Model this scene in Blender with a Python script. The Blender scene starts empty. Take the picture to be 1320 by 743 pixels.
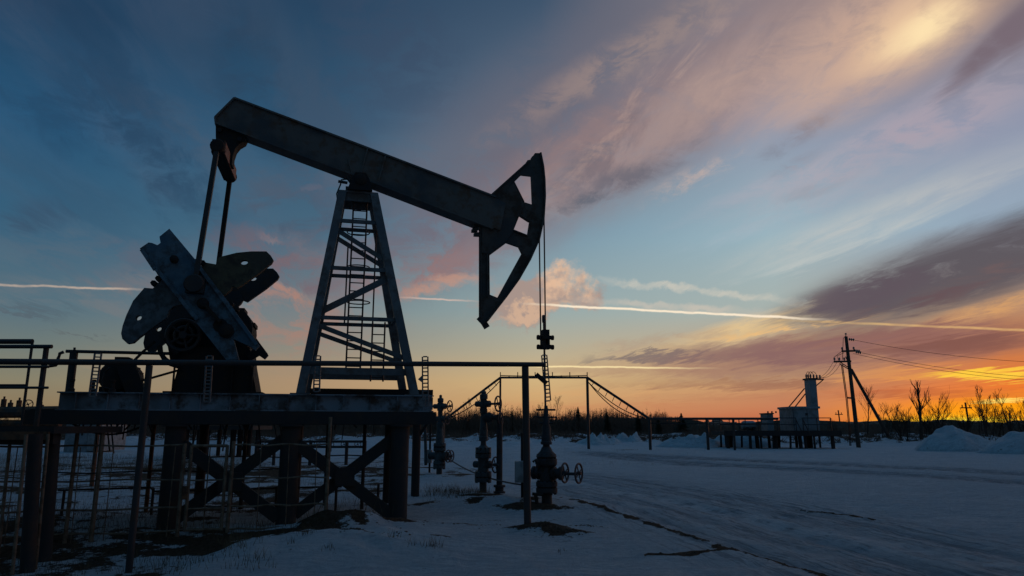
import bpy, bmesh, math, random
from mathutils import Vector, Matrix, noise
from mathutils.geometry import tessellate_polygon
R = math.radians
rnd = random.Random(7)
sc = bpy.context.scene
COL = sc.collection
S = 1.0

# ------------------------------------------------------------------ camera
TH = R(11.2); F = 900.0; HC = 1.6
cam_d = bpy.data.cameras.new("camera"); cam = bpy.data.objects.new("camera", cam_d)
COL.objects.link(cam); sc.camera = cam
cam.location = (0, 0, HC); cam.rotation_euler = (math.pi/2 + TH, 0, 0)
cam_d.sensor_width = 36; cam_d.lens = 36*F/1320; cam_d.clip_start = .1; cam_d.clip_end = 6000

def ray(px, py):
    a = (px-660)/F; b = (371.5-py)/F
    return Vector((a, math.cos(TH)-b*math.sin(TH), math.sin(TH)+b*math.cos(TH)))
def G(px, py, z=0.0):
    d = ray(px, py); t = (z-HC)/d.z
    return Vector((d.x*t, d.y*t, z))
def PY(px, py, Y):
    d = ray(px, py); t = Y/d.y
    return Vector((d.x*t, Y, HC+d.z*t))
W = G(705, 655)
AL = R(14)
U = Vector((math.cos(AL), math.sin(AL), 0)); V = Vector((-math.sin(AL), math.cos(AL), 0))
MF = Matrix.Translation(W) @ Matrix.Rotation(AL, 4, 'Z')
ID = Matrix.Identity(4)
def PL(px, py, w):
    d = ray(px, py)
    t = (w+W.dot(V))/(d.x*V.x+d.y*V.y)
    p = Vector((d.x*t, d.y*t, HC+d.z*t))
    q = p-W
    return (q.dot(U), p.z)
def L3(px, py, w):
    s, z = PL(px, py, w); return Vector((s, w, z))

# ------------------------------------------------------------------ materials
def lin(c):
    o = []
    for v in c[:3]:
        v = v/255.0
        o.append(v/12.92 if v <= .04045 else ((v+.055)/1.055)**2.4)
    return (*o, 1)
def mat(name, c1, c2=None, scale=6.0, rough=.6, metal=0.0, bump=.15, c3=None, thr=(.45, .6), spec=.3):
    m = bpy.data.materials.new(name); m.use_nodes = True
    nt = m.node_tree; N = nt.nodes; K = nt.links; b = N['Principled BSDF']
    b.inputs['Roughness'].default_value = rough; b.inputs['Metallic'].default_value = metal
    b.inputs['Specular IOR Level'].default_value = spec
    tc = N.new('ShaderNodeTexCoord')
    n1 = N.new('ShaderNodeTexNoise'); n1.inputs['Scale'].default_value = scale; n1.inputs['Detail'].default_value = 8
    n1.inputs['Roughness'].default_value = .65
    K.new(tc.outputs['Object'], n1.inputs['Vector'])
    mr = N.new('ShaderNodeMapRange'); mr.inputs[1].default_value = thr[0]; mr.inputs[2].default_value = thr[1]
    K.new(n1.outputs['Fac'], mr.inputs[0])
    mx = N.new('ShaderNodeMix'); mx.data_type = 'RGBA'
    mx.inputs[6].default_value = (*c1, 1); mx.inputs[7].default_value = (*(c2 or c1), 1)
    K.new(mr.outputs[0], mx.inputs[0]); out = mx.outputs[2]
    if c3:
        n2 = N.new('ShaderNodeTexNoise'); n2.inputs['Scale'].default_value = scale*.35; n2.inputs['Detail'].default_value = 6
        K.new(tc.outputs['Object'], n2.inputs['Vector'])
        m2 = N.new('ShaderNodeMapRange'); m2.inputs[1].default_value = .5; m2.inputs[2].default_value = .62
        K.new(n2.outputs['Fac'], m2.inputs[0])
        mx2 = N.new('ShaderNodeMix'); mx2.data_type = 'RGBA'; mx2.inputs[7].default_value = (*c3, 1)
        K.new(m2.outputs[0], mx2.inputs[0]); K.new(out, mx2.inputs[6]); out = mx2.outputs[2]
    K.new(out, b.inputs['Base Color'])
    bp = N.new('ShaderNodeBump'); bp.inputs['Strength'].default_value = bump; bp.inputs['Distance'].default_value = .02
    K.new(n1.outputs['Fac'], bp.inputs['Height']); K.new(bp.outputs[0], b.inputs['Normal'])
    return m
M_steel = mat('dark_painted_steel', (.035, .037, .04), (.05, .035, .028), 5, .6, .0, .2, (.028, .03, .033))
M_beam = mat('walking_beam_paint', (.115, .105, .095), (.10, .06, .04), 4, .6, 0, .2, (.06, .065, .07), (.5, .62))
M_head = mat('horsehead_paint', (.085, .07, .06), (.05, .03, .02), 5, .7, 0, .25, (.05, .05, .05))
M_tower = mat('tower_blue_grey_paint', (.13, .14, .145), (.085, .07, .06), 5, .65, 0, .2, (.09, .10, .11))
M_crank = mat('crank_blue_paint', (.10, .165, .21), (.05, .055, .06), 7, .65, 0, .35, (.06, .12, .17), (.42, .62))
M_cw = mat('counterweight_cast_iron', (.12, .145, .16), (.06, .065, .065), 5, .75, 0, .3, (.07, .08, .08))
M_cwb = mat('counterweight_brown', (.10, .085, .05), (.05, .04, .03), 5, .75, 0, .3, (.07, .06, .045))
M_black = mat('greasy_black_iron', (.025, .025, .027), (.04, .03, .024), 6, .75, 0, .2, spec=.12)
M_rust = mat('rusty_steel', (.16, .075, .04), (.07, .035, .022), 8, .85, 0, .3, (.05, .045, .04))
M_sunred = mat('sun_reddened_face', (.26, .12, .09), (.17, .08, .06), 8, .7, 0, .2)  # low sun's red cast put into the equalizer side face colour
M_girder = mat('girder_grey_paint', (.20, .235, .27), (.07, .05, .04), 3.2, .65, 0, .2, (.11, .12, .13), (.47, .6))
M_pile = mat('pile_dark_steel', (.028, .028, .029), (.045, .033, .027), 3, .8, 0, .3)
M_fence = mat('tan_rusty_rods', (.18, .135, .095), (.10, .065, .04), 9, .8, 0, .3)
M_well = mat('wellhead_paint', (.035, .04, .045), (.03, .024, .02), 8, .7, 0, .2, (.025, .032, .036))
M_well2 = mat('wellhead_teal_paint', (.05, .07, .075), (.03, .034, .034), 8, .6, 0, .2, (.038, .052, .058))
M_galv = mat('galvanised_strip', (.16, .17, .18), (.10, .105, .11), 12, .5, .2, .1)
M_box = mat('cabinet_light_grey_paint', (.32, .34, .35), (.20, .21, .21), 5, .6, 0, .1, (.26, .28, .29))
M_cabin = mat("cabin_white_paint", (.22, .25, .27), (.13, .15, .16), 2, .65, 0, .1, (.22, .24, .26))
M_wood = mat('weathered_pole_wood', (.07, .06, .05), (.04, .035, .03), 6, .9, 0, .3)
M_cable = mat('black_cable', (.02, .02, .02), (.03, .03, .03), 6, .6, 0, 0)
M_bark = mat('tree_bark', (.06, .045, .035), (.035, .028, .022), 6, .95, 0, .2)
M_twig = mat('bare_twigs', (.12, .09, .068), (.07, .055, .042), 3, .95, 0, 0)
M_conif = mat('conifer_needles', (.03, .045, .03), (.02, .03, .02), 3, .95, 0, 0)
M_grass = mat('dry_grass', (.14, .10, .055), (.07, .05, .03), 3, .95, 0, 0)
M_concrete = mat('ceramic_insulator', (.25, .2, .17), (.2, .16, .14), 6, .3, 0, 0)
M_wheel = mat('handwheel_paint', (.06, .05, .05), (.09, .04, .03), 9, .6, 0, .1)

def snow_mat(name, use_mask=True):
    m = bpy.data.materials.new(name); m.use_nodes = True
    nt = m.node_tree; N = nt.nodes; K = nt.links; b = N['Principled BSDF']
    b.inputs['Specular IOR Level'].default_value = .06
    geo = N.new('ShaderNodeNewGeometry')
    def noi(scale, det=6, r=.6, vec=None):
        n = N.new('ShaderNodeTexNoise'); n.inputs['Scale'].default_value = scale; n.inputs['Detail'].default_value = det
        n.inputs['Roughness'].default_value = r; K.new(vec or geo.outputs['Position'], n.inputs['Vector']); return n.outputs['Fac']
    def mth(op, a, bb, c=None, clamp=False):
        n = N.new('ShaderNodeMath'); n.operation = op; n.use_clamp = clamp
        for i, v in enumerate((a, bb, c)):
            if v is None: continue
            if isinstance(v, (int, float)): n.inputs[i].default_value = v
            else: K.new(v, n.inputs[i])
        return n.outputs[0]
    def mrg(v, a, bb, c=0, d=1, sm=True):
        n = N.new('ShaderNodeMapRange'); n.interpolation_type = 'SMOOTHSTEP' if sm else 'LINEAR'
        K.new(v, n.inputs[0]); n.inputs[1].default_value = a; n.inputs[2].default_value = bb
        n.inputs[3].default_value = c; n.inputs[4].default_value = d; return n.outputs[0]
    def mix(f, c1, c2):
        n = N.new('ShaderNodeMix'); n.data_type = 'RGBA'
        if isinstance(f, (int, float)): n.inputs[0].default_value = f
        else: K.new(f, n.inputs[0])
        for i, c in ((6, c1), (7, c2)):
            if isinstance(c, tuple): n.inputs[i].default_value = (*c, 1)
            else: K.new(c, n.inputs[i])
        return n.outputs[2]
    big = noi(.35, 5); mid = noi(2.2, 8, .7); fine = noi(14, 8, .75); vf = noi(60, 4, .7)
    snow = mix(mrg(big, .35, .65), (.74, .85, .90), (.86, .93, .96))
    mp_ = N.new('ShaderNodeMapping'); mp_.inputs['Rotation'].default_value = (0, 0, .55); mp_.inputs['Scale'].default_value = (1.0, 4.5, 1); K.new(geo.outputs['Position'], mp_.inputs[0])
    strk = noi(1.7, 8, .7, mp_.outputs[0])
    snow = mix(mth('MULTIPLY', mrg(fine, .42, .62), .7), snow, (.52, .63, .69))
    snow = mix(mth('MULTIPLY', mrg(strk, .47, .60), .6), snow, (.46, .57, .64))
    snow = mix(mrg(noi(24, 4, .7), .66, .70), snow, (.12, .11, .10))
    snow = mix(mth('MULTIPLY', mrg(noi(.9, 7, .75), .42, .62), .55), snow, (.56, .67, .73))
    dirtc = mix(mrg(fine, .4, .65), (.060, .042, .028), (.13, .095, .065))
    if use_mask:
        at = N.new('ShaderNodeAttribute'); at.attribute_name = 'dirt'
        d = at.outputs['Fac']
        # dirt shows where mask + noise is high
        v = mth('ADD', mth('MULTIPLY', d, 1.0), mth('ADD', mth('MULTIPLY', mid, 1.0), mth('MULTIPLY', fine, .5)))
        f = mrg(v, 1.17, 1.26)
        at2 = N.new('ShaderNodeAttribute'); at2.attribute_name = 'track'
        at4 = N.new('ShaderNodeAttribute'); at4.attribute_name = 'trackd'; td = at4.outputs['Fac']
        sp = N.new('ShaderNodeSeparateXYZ'); K.new(geo.outputs['Position'], sp.inputs[0])
        alg = mth('SUBTRACT', mth('MULTIPLY', sp.outputs[0], .75), mth('MULTIPLY', sp.outputs[1], .55))
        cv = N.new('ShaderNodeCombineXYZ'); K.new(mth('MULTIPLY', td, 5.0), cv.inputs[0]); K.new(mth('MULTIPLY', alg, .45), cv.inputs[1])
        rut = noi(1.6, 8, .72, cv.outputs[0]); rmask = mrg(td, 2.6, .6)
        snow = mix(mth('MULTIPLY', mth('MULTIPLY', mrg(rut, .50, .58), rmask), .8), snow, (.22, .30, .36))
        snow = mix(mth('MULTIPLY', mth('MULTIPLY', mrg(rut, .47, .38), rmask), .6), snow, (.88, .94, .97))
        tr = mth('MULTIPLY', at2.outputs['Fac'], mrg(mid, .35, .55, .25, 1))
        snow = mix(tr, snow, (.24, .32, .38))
        at3 = N.new('ShaderNodeAttribute'); at3.attribute_name = 'crust_and_banklight'
        snow = mix(mth('MULTIPLY', at3.outputs['Fac'], mrg(mid, .38, .60)), snow, (.84, .93, .97))
        colr = mix(f, snow, dirtc)
        rr = mrg(f, 0, 1, .8, .95); K.new(rr, b.inputs['Roughness'])
    else:
        v = mth('ADD', mid, mth('MULTIPLY', fine, .4)); colr = mix(mrg(v, .83, .93), snow, dirtc)
        b.inputs['Roughness'].default_value = .6
    K.new(colr, b.inputs['Base Color'])
    rb_ = mth('MULTIPLY', mth('MULTIPLY', rut, rmask), -1.4) if use_mask else 0.0
    hgt = mth('ADD', mth('ADD', mth('MULTIPLY', mid, 1.0), rb_), mth('ADD', mth('MULTIPLY', fine, .55), mth('ADD', mth('MULTIPLY', vf, .32), mth('MULTIPLY', strk, .9))))
    bp = N.new('ShaderNodeBump'); bp.inputs['Strength'].default_value = 1.0; bp.inputs['Distance'].default_value = .30
    K.new(hgt, bp.inputs['Height']); K.new(bp.outputs[0], b.inputs['Normal'])
    return m
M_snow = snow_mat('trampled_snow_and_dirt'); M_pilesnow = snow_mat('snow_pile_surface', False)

# ------------------------------------------------------------------ mesh helpers
def bm_(): return bmesh.new()
def frame_of(a, b, up=Vector((0, 0, 1))):
    z = (b-a); L = z.length; z = z/L
    if abs(z.dot(up)) > .985: up = Vector((0, 1, 0))
    x = up.cross(z).normalized(); y = z.cross(x)
    return x, y, z, L
def bar(bm, a, b, w, h=None, up=Vector((0, 0, 1)), w2=None):
    """rectangular bar from a to b: w across, h along 'up' side"""
    a = Vector(a); b = Vector(b); h = h or w
    x, y, z, L = frame_of(a, b, Vector(up)); k = (w2/w if w2 else 1)
    vs = []
    for p, q in ((a, 1), (b, k)):
        for sx, sy in ((-1, -1), (1, -1), (1, 1), (-1, 1)):
            vs.append(bm.verts.new(p + x*sx*w*q/2 + y*sy*h*q/2))
    for f in ((3, 2, 1, 0), (4, 5, 6, 7), (0, 1, 5, 4), (1, 2, 6, 5), (2, 3, 7, 6), (3, 0, 4, 7)):
        bm.faces.new([vs[i] for i in f])
def box(bm, x0, x1, y0, y1, z0, z1):
    vs = [bm.verts.new((x, y, z)) for z in (z0, z1) for x, y in ((x0, y0), (x1, y0), (x1, y1), (x0, y1))]
    for f in ((3, 2, 1, 0), (4, 5, 6, 7), (0, 1, 5, 4), (1, 2, 6, 5), (2, 3, 7, 6), (3, 0, 4, 7)):
        bm.faces.new([vs[i] for i in f])
def tube(bm, pts, r, seg=8, r2=None, cap=True):
    pts = [Vector(p) for p in pts]; n = len(pts); rings = []
    for i, p in enumerate(pts):
        d = (pts[min(i+1, n-1)]-pts[max(i-1, 0)]).normalized()
        up = Vector((0, 0, 1)) if abs(d.z) < .9 else Vector((0, 1, 0))
        x = up.cross(d).normalized(); y = d.cross(x)
        rr = r + ((r2-r)*i/(n-1) if r2 is not None else 0)
        rings.append([bm.verts.new(p + (x*math.cos(t)+y*math.sin(t))*rr) for t in [2*math.pi*k/seg for k in range(seg)]])
    for A, B in zip(rings, rings[1:]):
        for k in range(seg):
            bm.faces.new((A[k], A[(k+1) % seg], B[(k+1) % seg], B[k]))
    if cap:
        bm.faces.new(rings[0][::-1]); bm.faces.new(rings[-1])
def lathe(bm, prof, o, ax=Vector((0, 0, 1)), seg=20):
    o = Vector(o); ax = Vector(ax).normalized()
    up = Vector((0, 0, 1)) if abs(ax.z) < .9 else Vector((0, 1, 0))
    x = up.cross(ax).normalized(); y = ax.cross(x); rings = []
    for r, h in prof:
        rings.append([bm.verts.new(o+ax*h+(x*math.cos(t)+y*math.sin(t))*max(r, .001)) for t in [2*math.pi*k/seg for k in range(seg)]])
    for A, B in zip(rings, rings[1:]):
        for k in range(seg): bm.faces.new((A[k], A[(k+1) % seg], B[(k+1) % seg], B[k]))
    bm.faces.new(rings[0][::-1]); bm.faces.new(rings[-1])
def prism(bm, loops, y0, y1):
    """loops: outline then holes, each list of (s,z); extruded from y0 to y1 along w"""
    lv = [[Vector((s, 0, z)) for s, z in lp] for lp in loops]
    tris = tessellate_polygon(lv)
    flat = [p for lp in lv for p in lp]
    A = [bm.verts.new((p.x, y0, p.z)) for p in flat]; B = [bm.verts.new((p.x, y1, p.z)) for p in flat]
    for t in tris:
        try: bm.faces.new([A[i] for i in t])
        except ValueError: pass
        try: bm.faces.new([B[i] for i in t][::-1])
        except ValueError: pass
    k = 0
    for lp in lv:
        n = len(lp)
        for i in range(n):
            bm.faces.new((A[k+i], A[k+(i+1) % n], B[k+(i+1) % n], B[k+i]))
        k += n
def ellipse(cx, cz, rx, rz, n=12, rot=0):
    return [(cx+rx*math.cos(t)*math.cos(rot)-rz*math.sin(t)*math.sin(rot), cz+rx*math.cos(t)*math.sin(rot)+rz*math.sin(t)*math.cos(rot)) for t in [2*math.pi*k/n for k in range(n)]]
def torus(bm, c, ax, Rr, r, seg=24, ms=8):
    c = Vector(c); ax = Vector(ax).normalized()
    up = Vector((0, 0, 1)) if abs(ax.z) < .9 else Vector((0, 1, 0))
    x = up.cross(ax).normalized(); y = ax.cross(x); rings = []
    for k in range(seg):
        t = 2*math.pi*k/seg; d = x*math.cos(t)+y*math.sin(t)
        rings.append([bm.verts.new(c+d*(Rr+r*math.cos(u))+ax*r*math.sin(u)) for u in [2*math.pi*j/ms for j in range(ms)]])
    for k in range(seg):
        A, B = rings[k], rings[(k+1) % seg]
        for j in range(ms): bm.faces.new((A[j], A[(j+1) % ms], B[(j+1) % ms], B[j]))
ROOT = {}
def thing(name, label, cat, loc, rotz=0.0, group=None, kind=None):
    o = bpy.data.objects.new(name, None); COL.objects.link(o); o.empty_display_size = .2
    o.location = loc; o.rotation_euler = (0, 0, rotz)
    o['label'] = label; o['category'] = cat
    if group: o['group'] = group
    ROOT[o.name] = Matrix.Translation(Vector(loc)) @ Matrix.Rotation(rotz, 4, 'Z')
    return o
def rootm(o):
    while o.parent: o = o.parent
    return ROOT[o.name]
def finish(bm, name, m, bevel=0):
    bmesh.ops.recalc_face_normals(bm, faces=bm.faces)
    if bevel:
        bmesh.ops.bevel(bm, geom=list(bm.edges), offset=bevel, segments=1, affect='EDGES', clamp_overlap=True)
    me = bpy.data.meshes.new(name); bm.to_mesh(me); bm.free()
    me.shade_smooth(); me.set_sharp_from_angle(angle=R(35))
    me.materials.append(m); return me
def part(name, bm, m, parent, frame=ID, bevel=0, label=None):
    bm.transform(rootm(parent).inverted() @ frame)
    o = bpy.data.objects.new(name, finish(bm, name, m, bevel)); COL.objects.link(o); o.parent = parent
    if label: o['label'] = label
    return o
def solo(name, bm, m, label=None, cat=None, loc=(0, 0, 0), group=None, kind=None, frame=ID, bevel=0):
    Mx = Matrix.Translation(Vector(loc)); bm.transform(Mx.inverted() @ frame)
    o = bpy.data.objects.new(name, finish(bm, name, m, bevel)); COL.objects.link(o); o.location = loc
    if label: o['label'] = label
    if cat: o['category'] = cat
    if group: o['group'] = group
    if kind: o['kind'] = kind
    ROOT[o.name] = Mx
    return o
def sag(a, b, drop, n=14):
    a = Vector(a); b = Vector(b)
    return [a.lerp(b, i/n) - Vector((0, 0, drop*4*(i/n)*(1-i/n))) for i in range(n+1)]

# ------------------------------------------------------------------ ground
def sst(a, b, x):
    t = min(1, max(0, (x-a)/(b-a))); return t*t*(3-2*t)
def gau(x, y, cx, cy, rx, ry, rot=0):
    dx, dy = x-cx, y-cy; c, s = math.cos(rot), math.sin(rot)
    u = (dx*c+dy*s)/rx; v = (-dx*s+dy*c)/ry; q = u*u+v*v
    return math.exp(-q) if q < 9 else 0.0
def nz(x, y, s, z=0.0): return noise.noise(Vector((x*s, y*s, z)))
def seglist(pix): return [G(*p).to_2d() for p in pix]
def dseg(p, pts):
    best = 1e9
    for a, b in zip(pts, pts[1:]):
        ab = b-a; t = max(0, min(1, (p-a).dot(ab)/max(ab.length_squared, 1e-9)))
        best = min(best, (p-(a+ab*t)).length)
    return best
CRACK = seglist([(722, 642), (760, 655), (800, 664), (850, 680), (905, 698), (950, 712), (1000, 722), (1060, 740)])
CRACK2 = seglist([(840, 718), (890, 716), (925, 711), (952, 709)])
CRACK3 = seglist([(1027, 656), (1060, 660), (1095, 664), (1125, 670)])
TRK = [seglist(q) for q in (
    [(770, 586), (900, 598), (1050, 605), (1330, 622)], [(760, 583), (880, 590), (1050, 597), (1330, 611)],
    [(745, 615), (860, 632), (1000, 662), (1180, 705), (1330, 742)], [(745, 630), (860, 655), (960, 685), (1080, 718), (1180, 750)])]
MOUNDS = [  # cx, cy, rx, ry, h, dirt
    (-2.75, 11.45, .62, .42, .26, 1.0), (-2.2, 11.9, .75, .45, .10, .85), (-2.1, 9.9, 1.7, 1.3, .20, 0), (.42, 11.25, .48, .24, .15, 1.0), (.80, 11.0, .45, .14, .05, .85), (1.25, 11.9, .35, .12, .02, .6), (-3.9, 10.4, 1.5, .30, -.04, .95), (-1.1, 11.9, 1.1, .25, .03, .62), (-2.0, 9.9, .5, .09, .02, .62), (-2.9, 9.0, .35, .08, .02, .68), (-.9, 10.0, .35, .06, .01, .6),
    (.75, 14.2, 1.5, .35, .08, .66), (-.3, 14.9, 1.3, .5, .14, .52), (-.7, 16.8, .9, .5, .05, .70), (-2.4, 23.2, 1.6, .8, .03, .8), (0.1, 15.2, 1.4, .6, .04, .45),
    (-1.3, 12.7, 1.6, .25, .02, .62), (1.55, 12.6, .4, .12, .03, .6), (1.6, 15.3, 1.0, .12, .02, .7),
    (-4.8, 11.0, 3.2, .35, -.03, .85), (-7.5, 12.8, 2.4, .6, .04, .55), (-6, 18, 4, 1.6, .05, .62), (-9, 26, 9, 3.0, .1, .72),
    (-8.5, 10.4, 2.5, .5, .03, .5), (-3.4, 15, 2.5, .6, .03, .45), (-3, 26, 5, .8, .03, .5), (5, 49, 4, .8, .05, .5), (20, 52.8, 10, .7, .05, .65)]
def ground_h(x, y, full=False):
    h = 0.0; dirt = 0.0; tr = 0.0
    h += .05*nz(x, y, .35)+.02*nz(x, y, 1.3, 3)
    near = 1-sst(14, 30, y)
    if near > 0: h += near*(.018*nz(x, y, 2.6, 8)+.014*nz(x, y, 5.5, 5)+.008*nz(x, y, 11, 6))
    h -= .20*(1-sst(-4.35, -3.45, x+.12*nz(x, y, 1.1, 50)))*(1-sst(9.6, 11.6, y))
    for cx, cy, rx, ry, hh, dd in MOUNDS:
        if abs(x-cx) < 3*rx and abs(y-cy) < 3*ry:
            q_ = 1.0/max(rx, .5); xx_ = x+.45*rx*nz(x, y, 1.4*q_+.3, 21); yy_ = y+.7*ry*nz(x, y, 1.6*q_+.4, 33)
            g = gau(x, y, cx, cy, rx, ry); h += hh*g*(1+.35*nz(x, y, 3)); g2 = gau(xx_, yy_, cx, cy, rx, ry); dirt = max(dirt, dd*min(1, g2*1.25)*(1 if dd > .9 else (.8+.7*nz(x, y, .9*q_+.5, 40))))
    edge_ = (1-sst(-4.15, -3.7, x+.35*nz(x, y, 1.3, 51))) if y < 12 else (1-sst(-4.2, -2.2, x))  # left of the bank: real dirt, with the ditch's shade painted in too
    dirt = max(dirt, (.60 if y < 11.8 else .50)*edge_*(1-sst(30, 60, y))*(.80+.6*nz(x, y, .45, 9)+.5*nz(x, y, 1.4, 10)))
    dirt = max(dirt, .22*(1-sst(2.0, 4.5, x))*(1-sst(16, 20, y))*(.8+nz(x, y, .8, 12)))
    if y < 60 and x > -1:
        p = Vector((x, y))
        for c, w in ((CRACK, .075), (CRACK2, .09), (CRACK3, .055)):
            d = dseg(p, c)+.09*nz(x, y, 2.2, 1)+.04*nz(x, y, 7, 1)
            ww = w*(1+y*.02)
            if d < ww*4:
                g = math.exp(-(d/ww)**2); dirt = max(dirt, g*(.86+.5*nz(x, y, 2.2, 2))); h += .02*g
        for ti, c in enumerate(TRK):
            d = dseg(p, c)+.15*nz(x, y, .9, 4)
            ww = .20*(1+max(0, y-18)*.025)
            for off in (.75, -.75, 0):
                if abs(abs(d)-abs(off)) < ww*3:
                    g = math.exp(-((abs(d)-abs(off))/ww)**2); h -= (.045 if ti < 2 else .022)*g; tr = max(tr, g*(1 if ti < 2 else .55))
    # rough berm of pushed-up earth and snow before the scrub
    bm0 = sst(54, 60, y-0.12*x)*(1-sst(74, 84, y-.12*x)) if x > -30 else sst(40, 50, y)*(1-sst(74, 84, y))
    if bm0 > 0:
        h += bm0*(.55+.55*nz(x, y, .16)+.35*nz(x, y, .5, 7)+.2*nz(x, y, 1.3, 8))
        dirt = max(dirt, bm0*(.42+.55*nz(x, y, .22, 3)+.35*nz(x, y, .8, 4)))
    if y > 76: dirt = max(dirt, sst(76, 82, y)*.55)
    h += sst(85, 140, y)*.3
    return (h, max(0, dirt), tr) if full else h
def axis(knots):
    out = []
    for a, b, st in knots:
        n = max(1, round((b-a)/st)); out += [a+(b-a)*i/n for i in range(n)]
    return out+[knots[-1][1]]
xs = axis([(-3000, -400, 260), (-400, -90, 30), (-90, -32, 1.2), (-32, -10, .45), (-10, 13, .085), (13, 34, .4), (34, 90, .9), (90, 400, 30), (400, 3000, 260)])
ys = axis([(-300, -10, 30), (-10, 6.5, .8), (6.5, 18, .075), (18, 30, .22), (30, 54, .7), (54, 86, .5), (86, 130, 6), (130, 400, 30), (400, 3500, 310)])
gv = []; gd = []; gt = []
for y in ys:
    for x in xs:
        h, d, t = ground_h(x, y, True) if abs(x) < 95 and y < 90 else (ground_h(x, y), .55 if y > 80 else .1, 0)
        gv.append((x, y, h)); gd.append(d); gt.append(t)
nx = len(xs); gf = [(j*nx+i, j*nx+i+1, (j+1)*nx+i+1, (j+1)*nx+i) for j in range(len(ys)-1) for i in range(nx-1)]
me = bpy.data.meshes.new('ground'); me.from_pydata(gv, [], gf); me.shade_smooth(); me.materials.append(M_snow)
a = me.attributes.new('dirt', 'FLOAT', 'POINT'); a.data.foreach_set('value', gd)
gq = []
for (x, y, z) in gv:
    if 6 < y < 60 and -3 < x < 60:
        p = Vector((x, y)); gq.append(min(min(dseg(p, c) for c in TRK), 9))
    else: gq.append(9.0)
a = me.attributes.new('trackd', 'FLOAT', 'POINT'); a.data.foreach_set('value', gq)
CR = seglist([(735, 622), (800, 632), (880, 648), (1000, 672), (1160, 705), (1340, 738)]); CR2 = seglist([(800, 650), (900, 676), (960, 694), (1060, 716)])
gc = []
for (x, y, z) in gv:
    v_ = 0.0
    if 6 < y < 24 and -1 < x < 16:
        p = Vector((x, y)); d1 = dseg(p, CR); d2 = dseg(p, CR2); v_ = max(math.exp(-(d1/.55)**2), .7*math.exp(-(d2/.3)**2))
    elif y < 12 and -3.5 < x < 0: v_ = .6*gau(x, y, -2.1, 9.8, 1.6, 1.2)  # bank snow painted lighter so its relief shows in even light
    gc.append(v_)
a = me.attributes.new('crust_and_banklight', 'FLOAT', 'POINT'); a.data.foreach_set('value', gc)
a = me.attributes.new('track', 'FLOAT', 'POINT'); a.data.foreach_set('value', gt)
ground = bpy.data.objects.new('ground', me); COL.objects.link(ground); ground['kind'] = 'structure'
def gz(x, y): return ground_h(x, y)
def gzm(s, w):
    p = MF @ Vector((s, w, 0)); return gz(p.x, p.y)

# ------------------------------------------------------------------ pump jack
pj = thing('pump_jack', 'large dark pumpjack with raised tail, rusty beam and horsehead, standing on the steel platform', 'pumpjack', MF @ Vector((-4.0, 0, 2.25)), AL)
ZD = 2.14   # top of the skid girder
def P(name, bm, m, parent=pj, bevel=0, label=None): return part(name, bm, m, parent, MF, bevel, label)
# base skid
bm = bm_()
for w in (-1.3, 1.3):
    box(bm, -8.45, -2.52, w-.012, w+.012, ZD-.27, ZD-.02)
    box(bm, -8.47, -2.50, w-.09, w+.09, ZD-.02, ZD)
    box(bm, -8.47, -2.50, w-.09, w+.09, ZD-.29, ZD-.27)
for s in (-8.4, -7.3, -6.2, -5.0, -4.7, -3.6, -2.75, -2.56):
    box(bm, s-.06, s+.06, -1.285, 1.285, ZD-.25, ZD-.03)
for i in range(13):
    s = -8.2+i*.46
    box(bm, s-.006, s+.006, -1.38, -1.313, ZD-.27, ZD-.02)
base = P('base_skid', bm, M_girder)
bm = bm_()
for s, w in ((-8.3, -1.3), (-8.0, -1.28), (-7.72, -1.25)):
    bm = bm_(); lathe(bm, [(.05, 0), (.05, .05), (.028, .06), (.028, .16), (.04, .17), (.04, .2)], (s, w, ZD)); P('anchor_bolt', bm, M_black, base)
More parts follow.
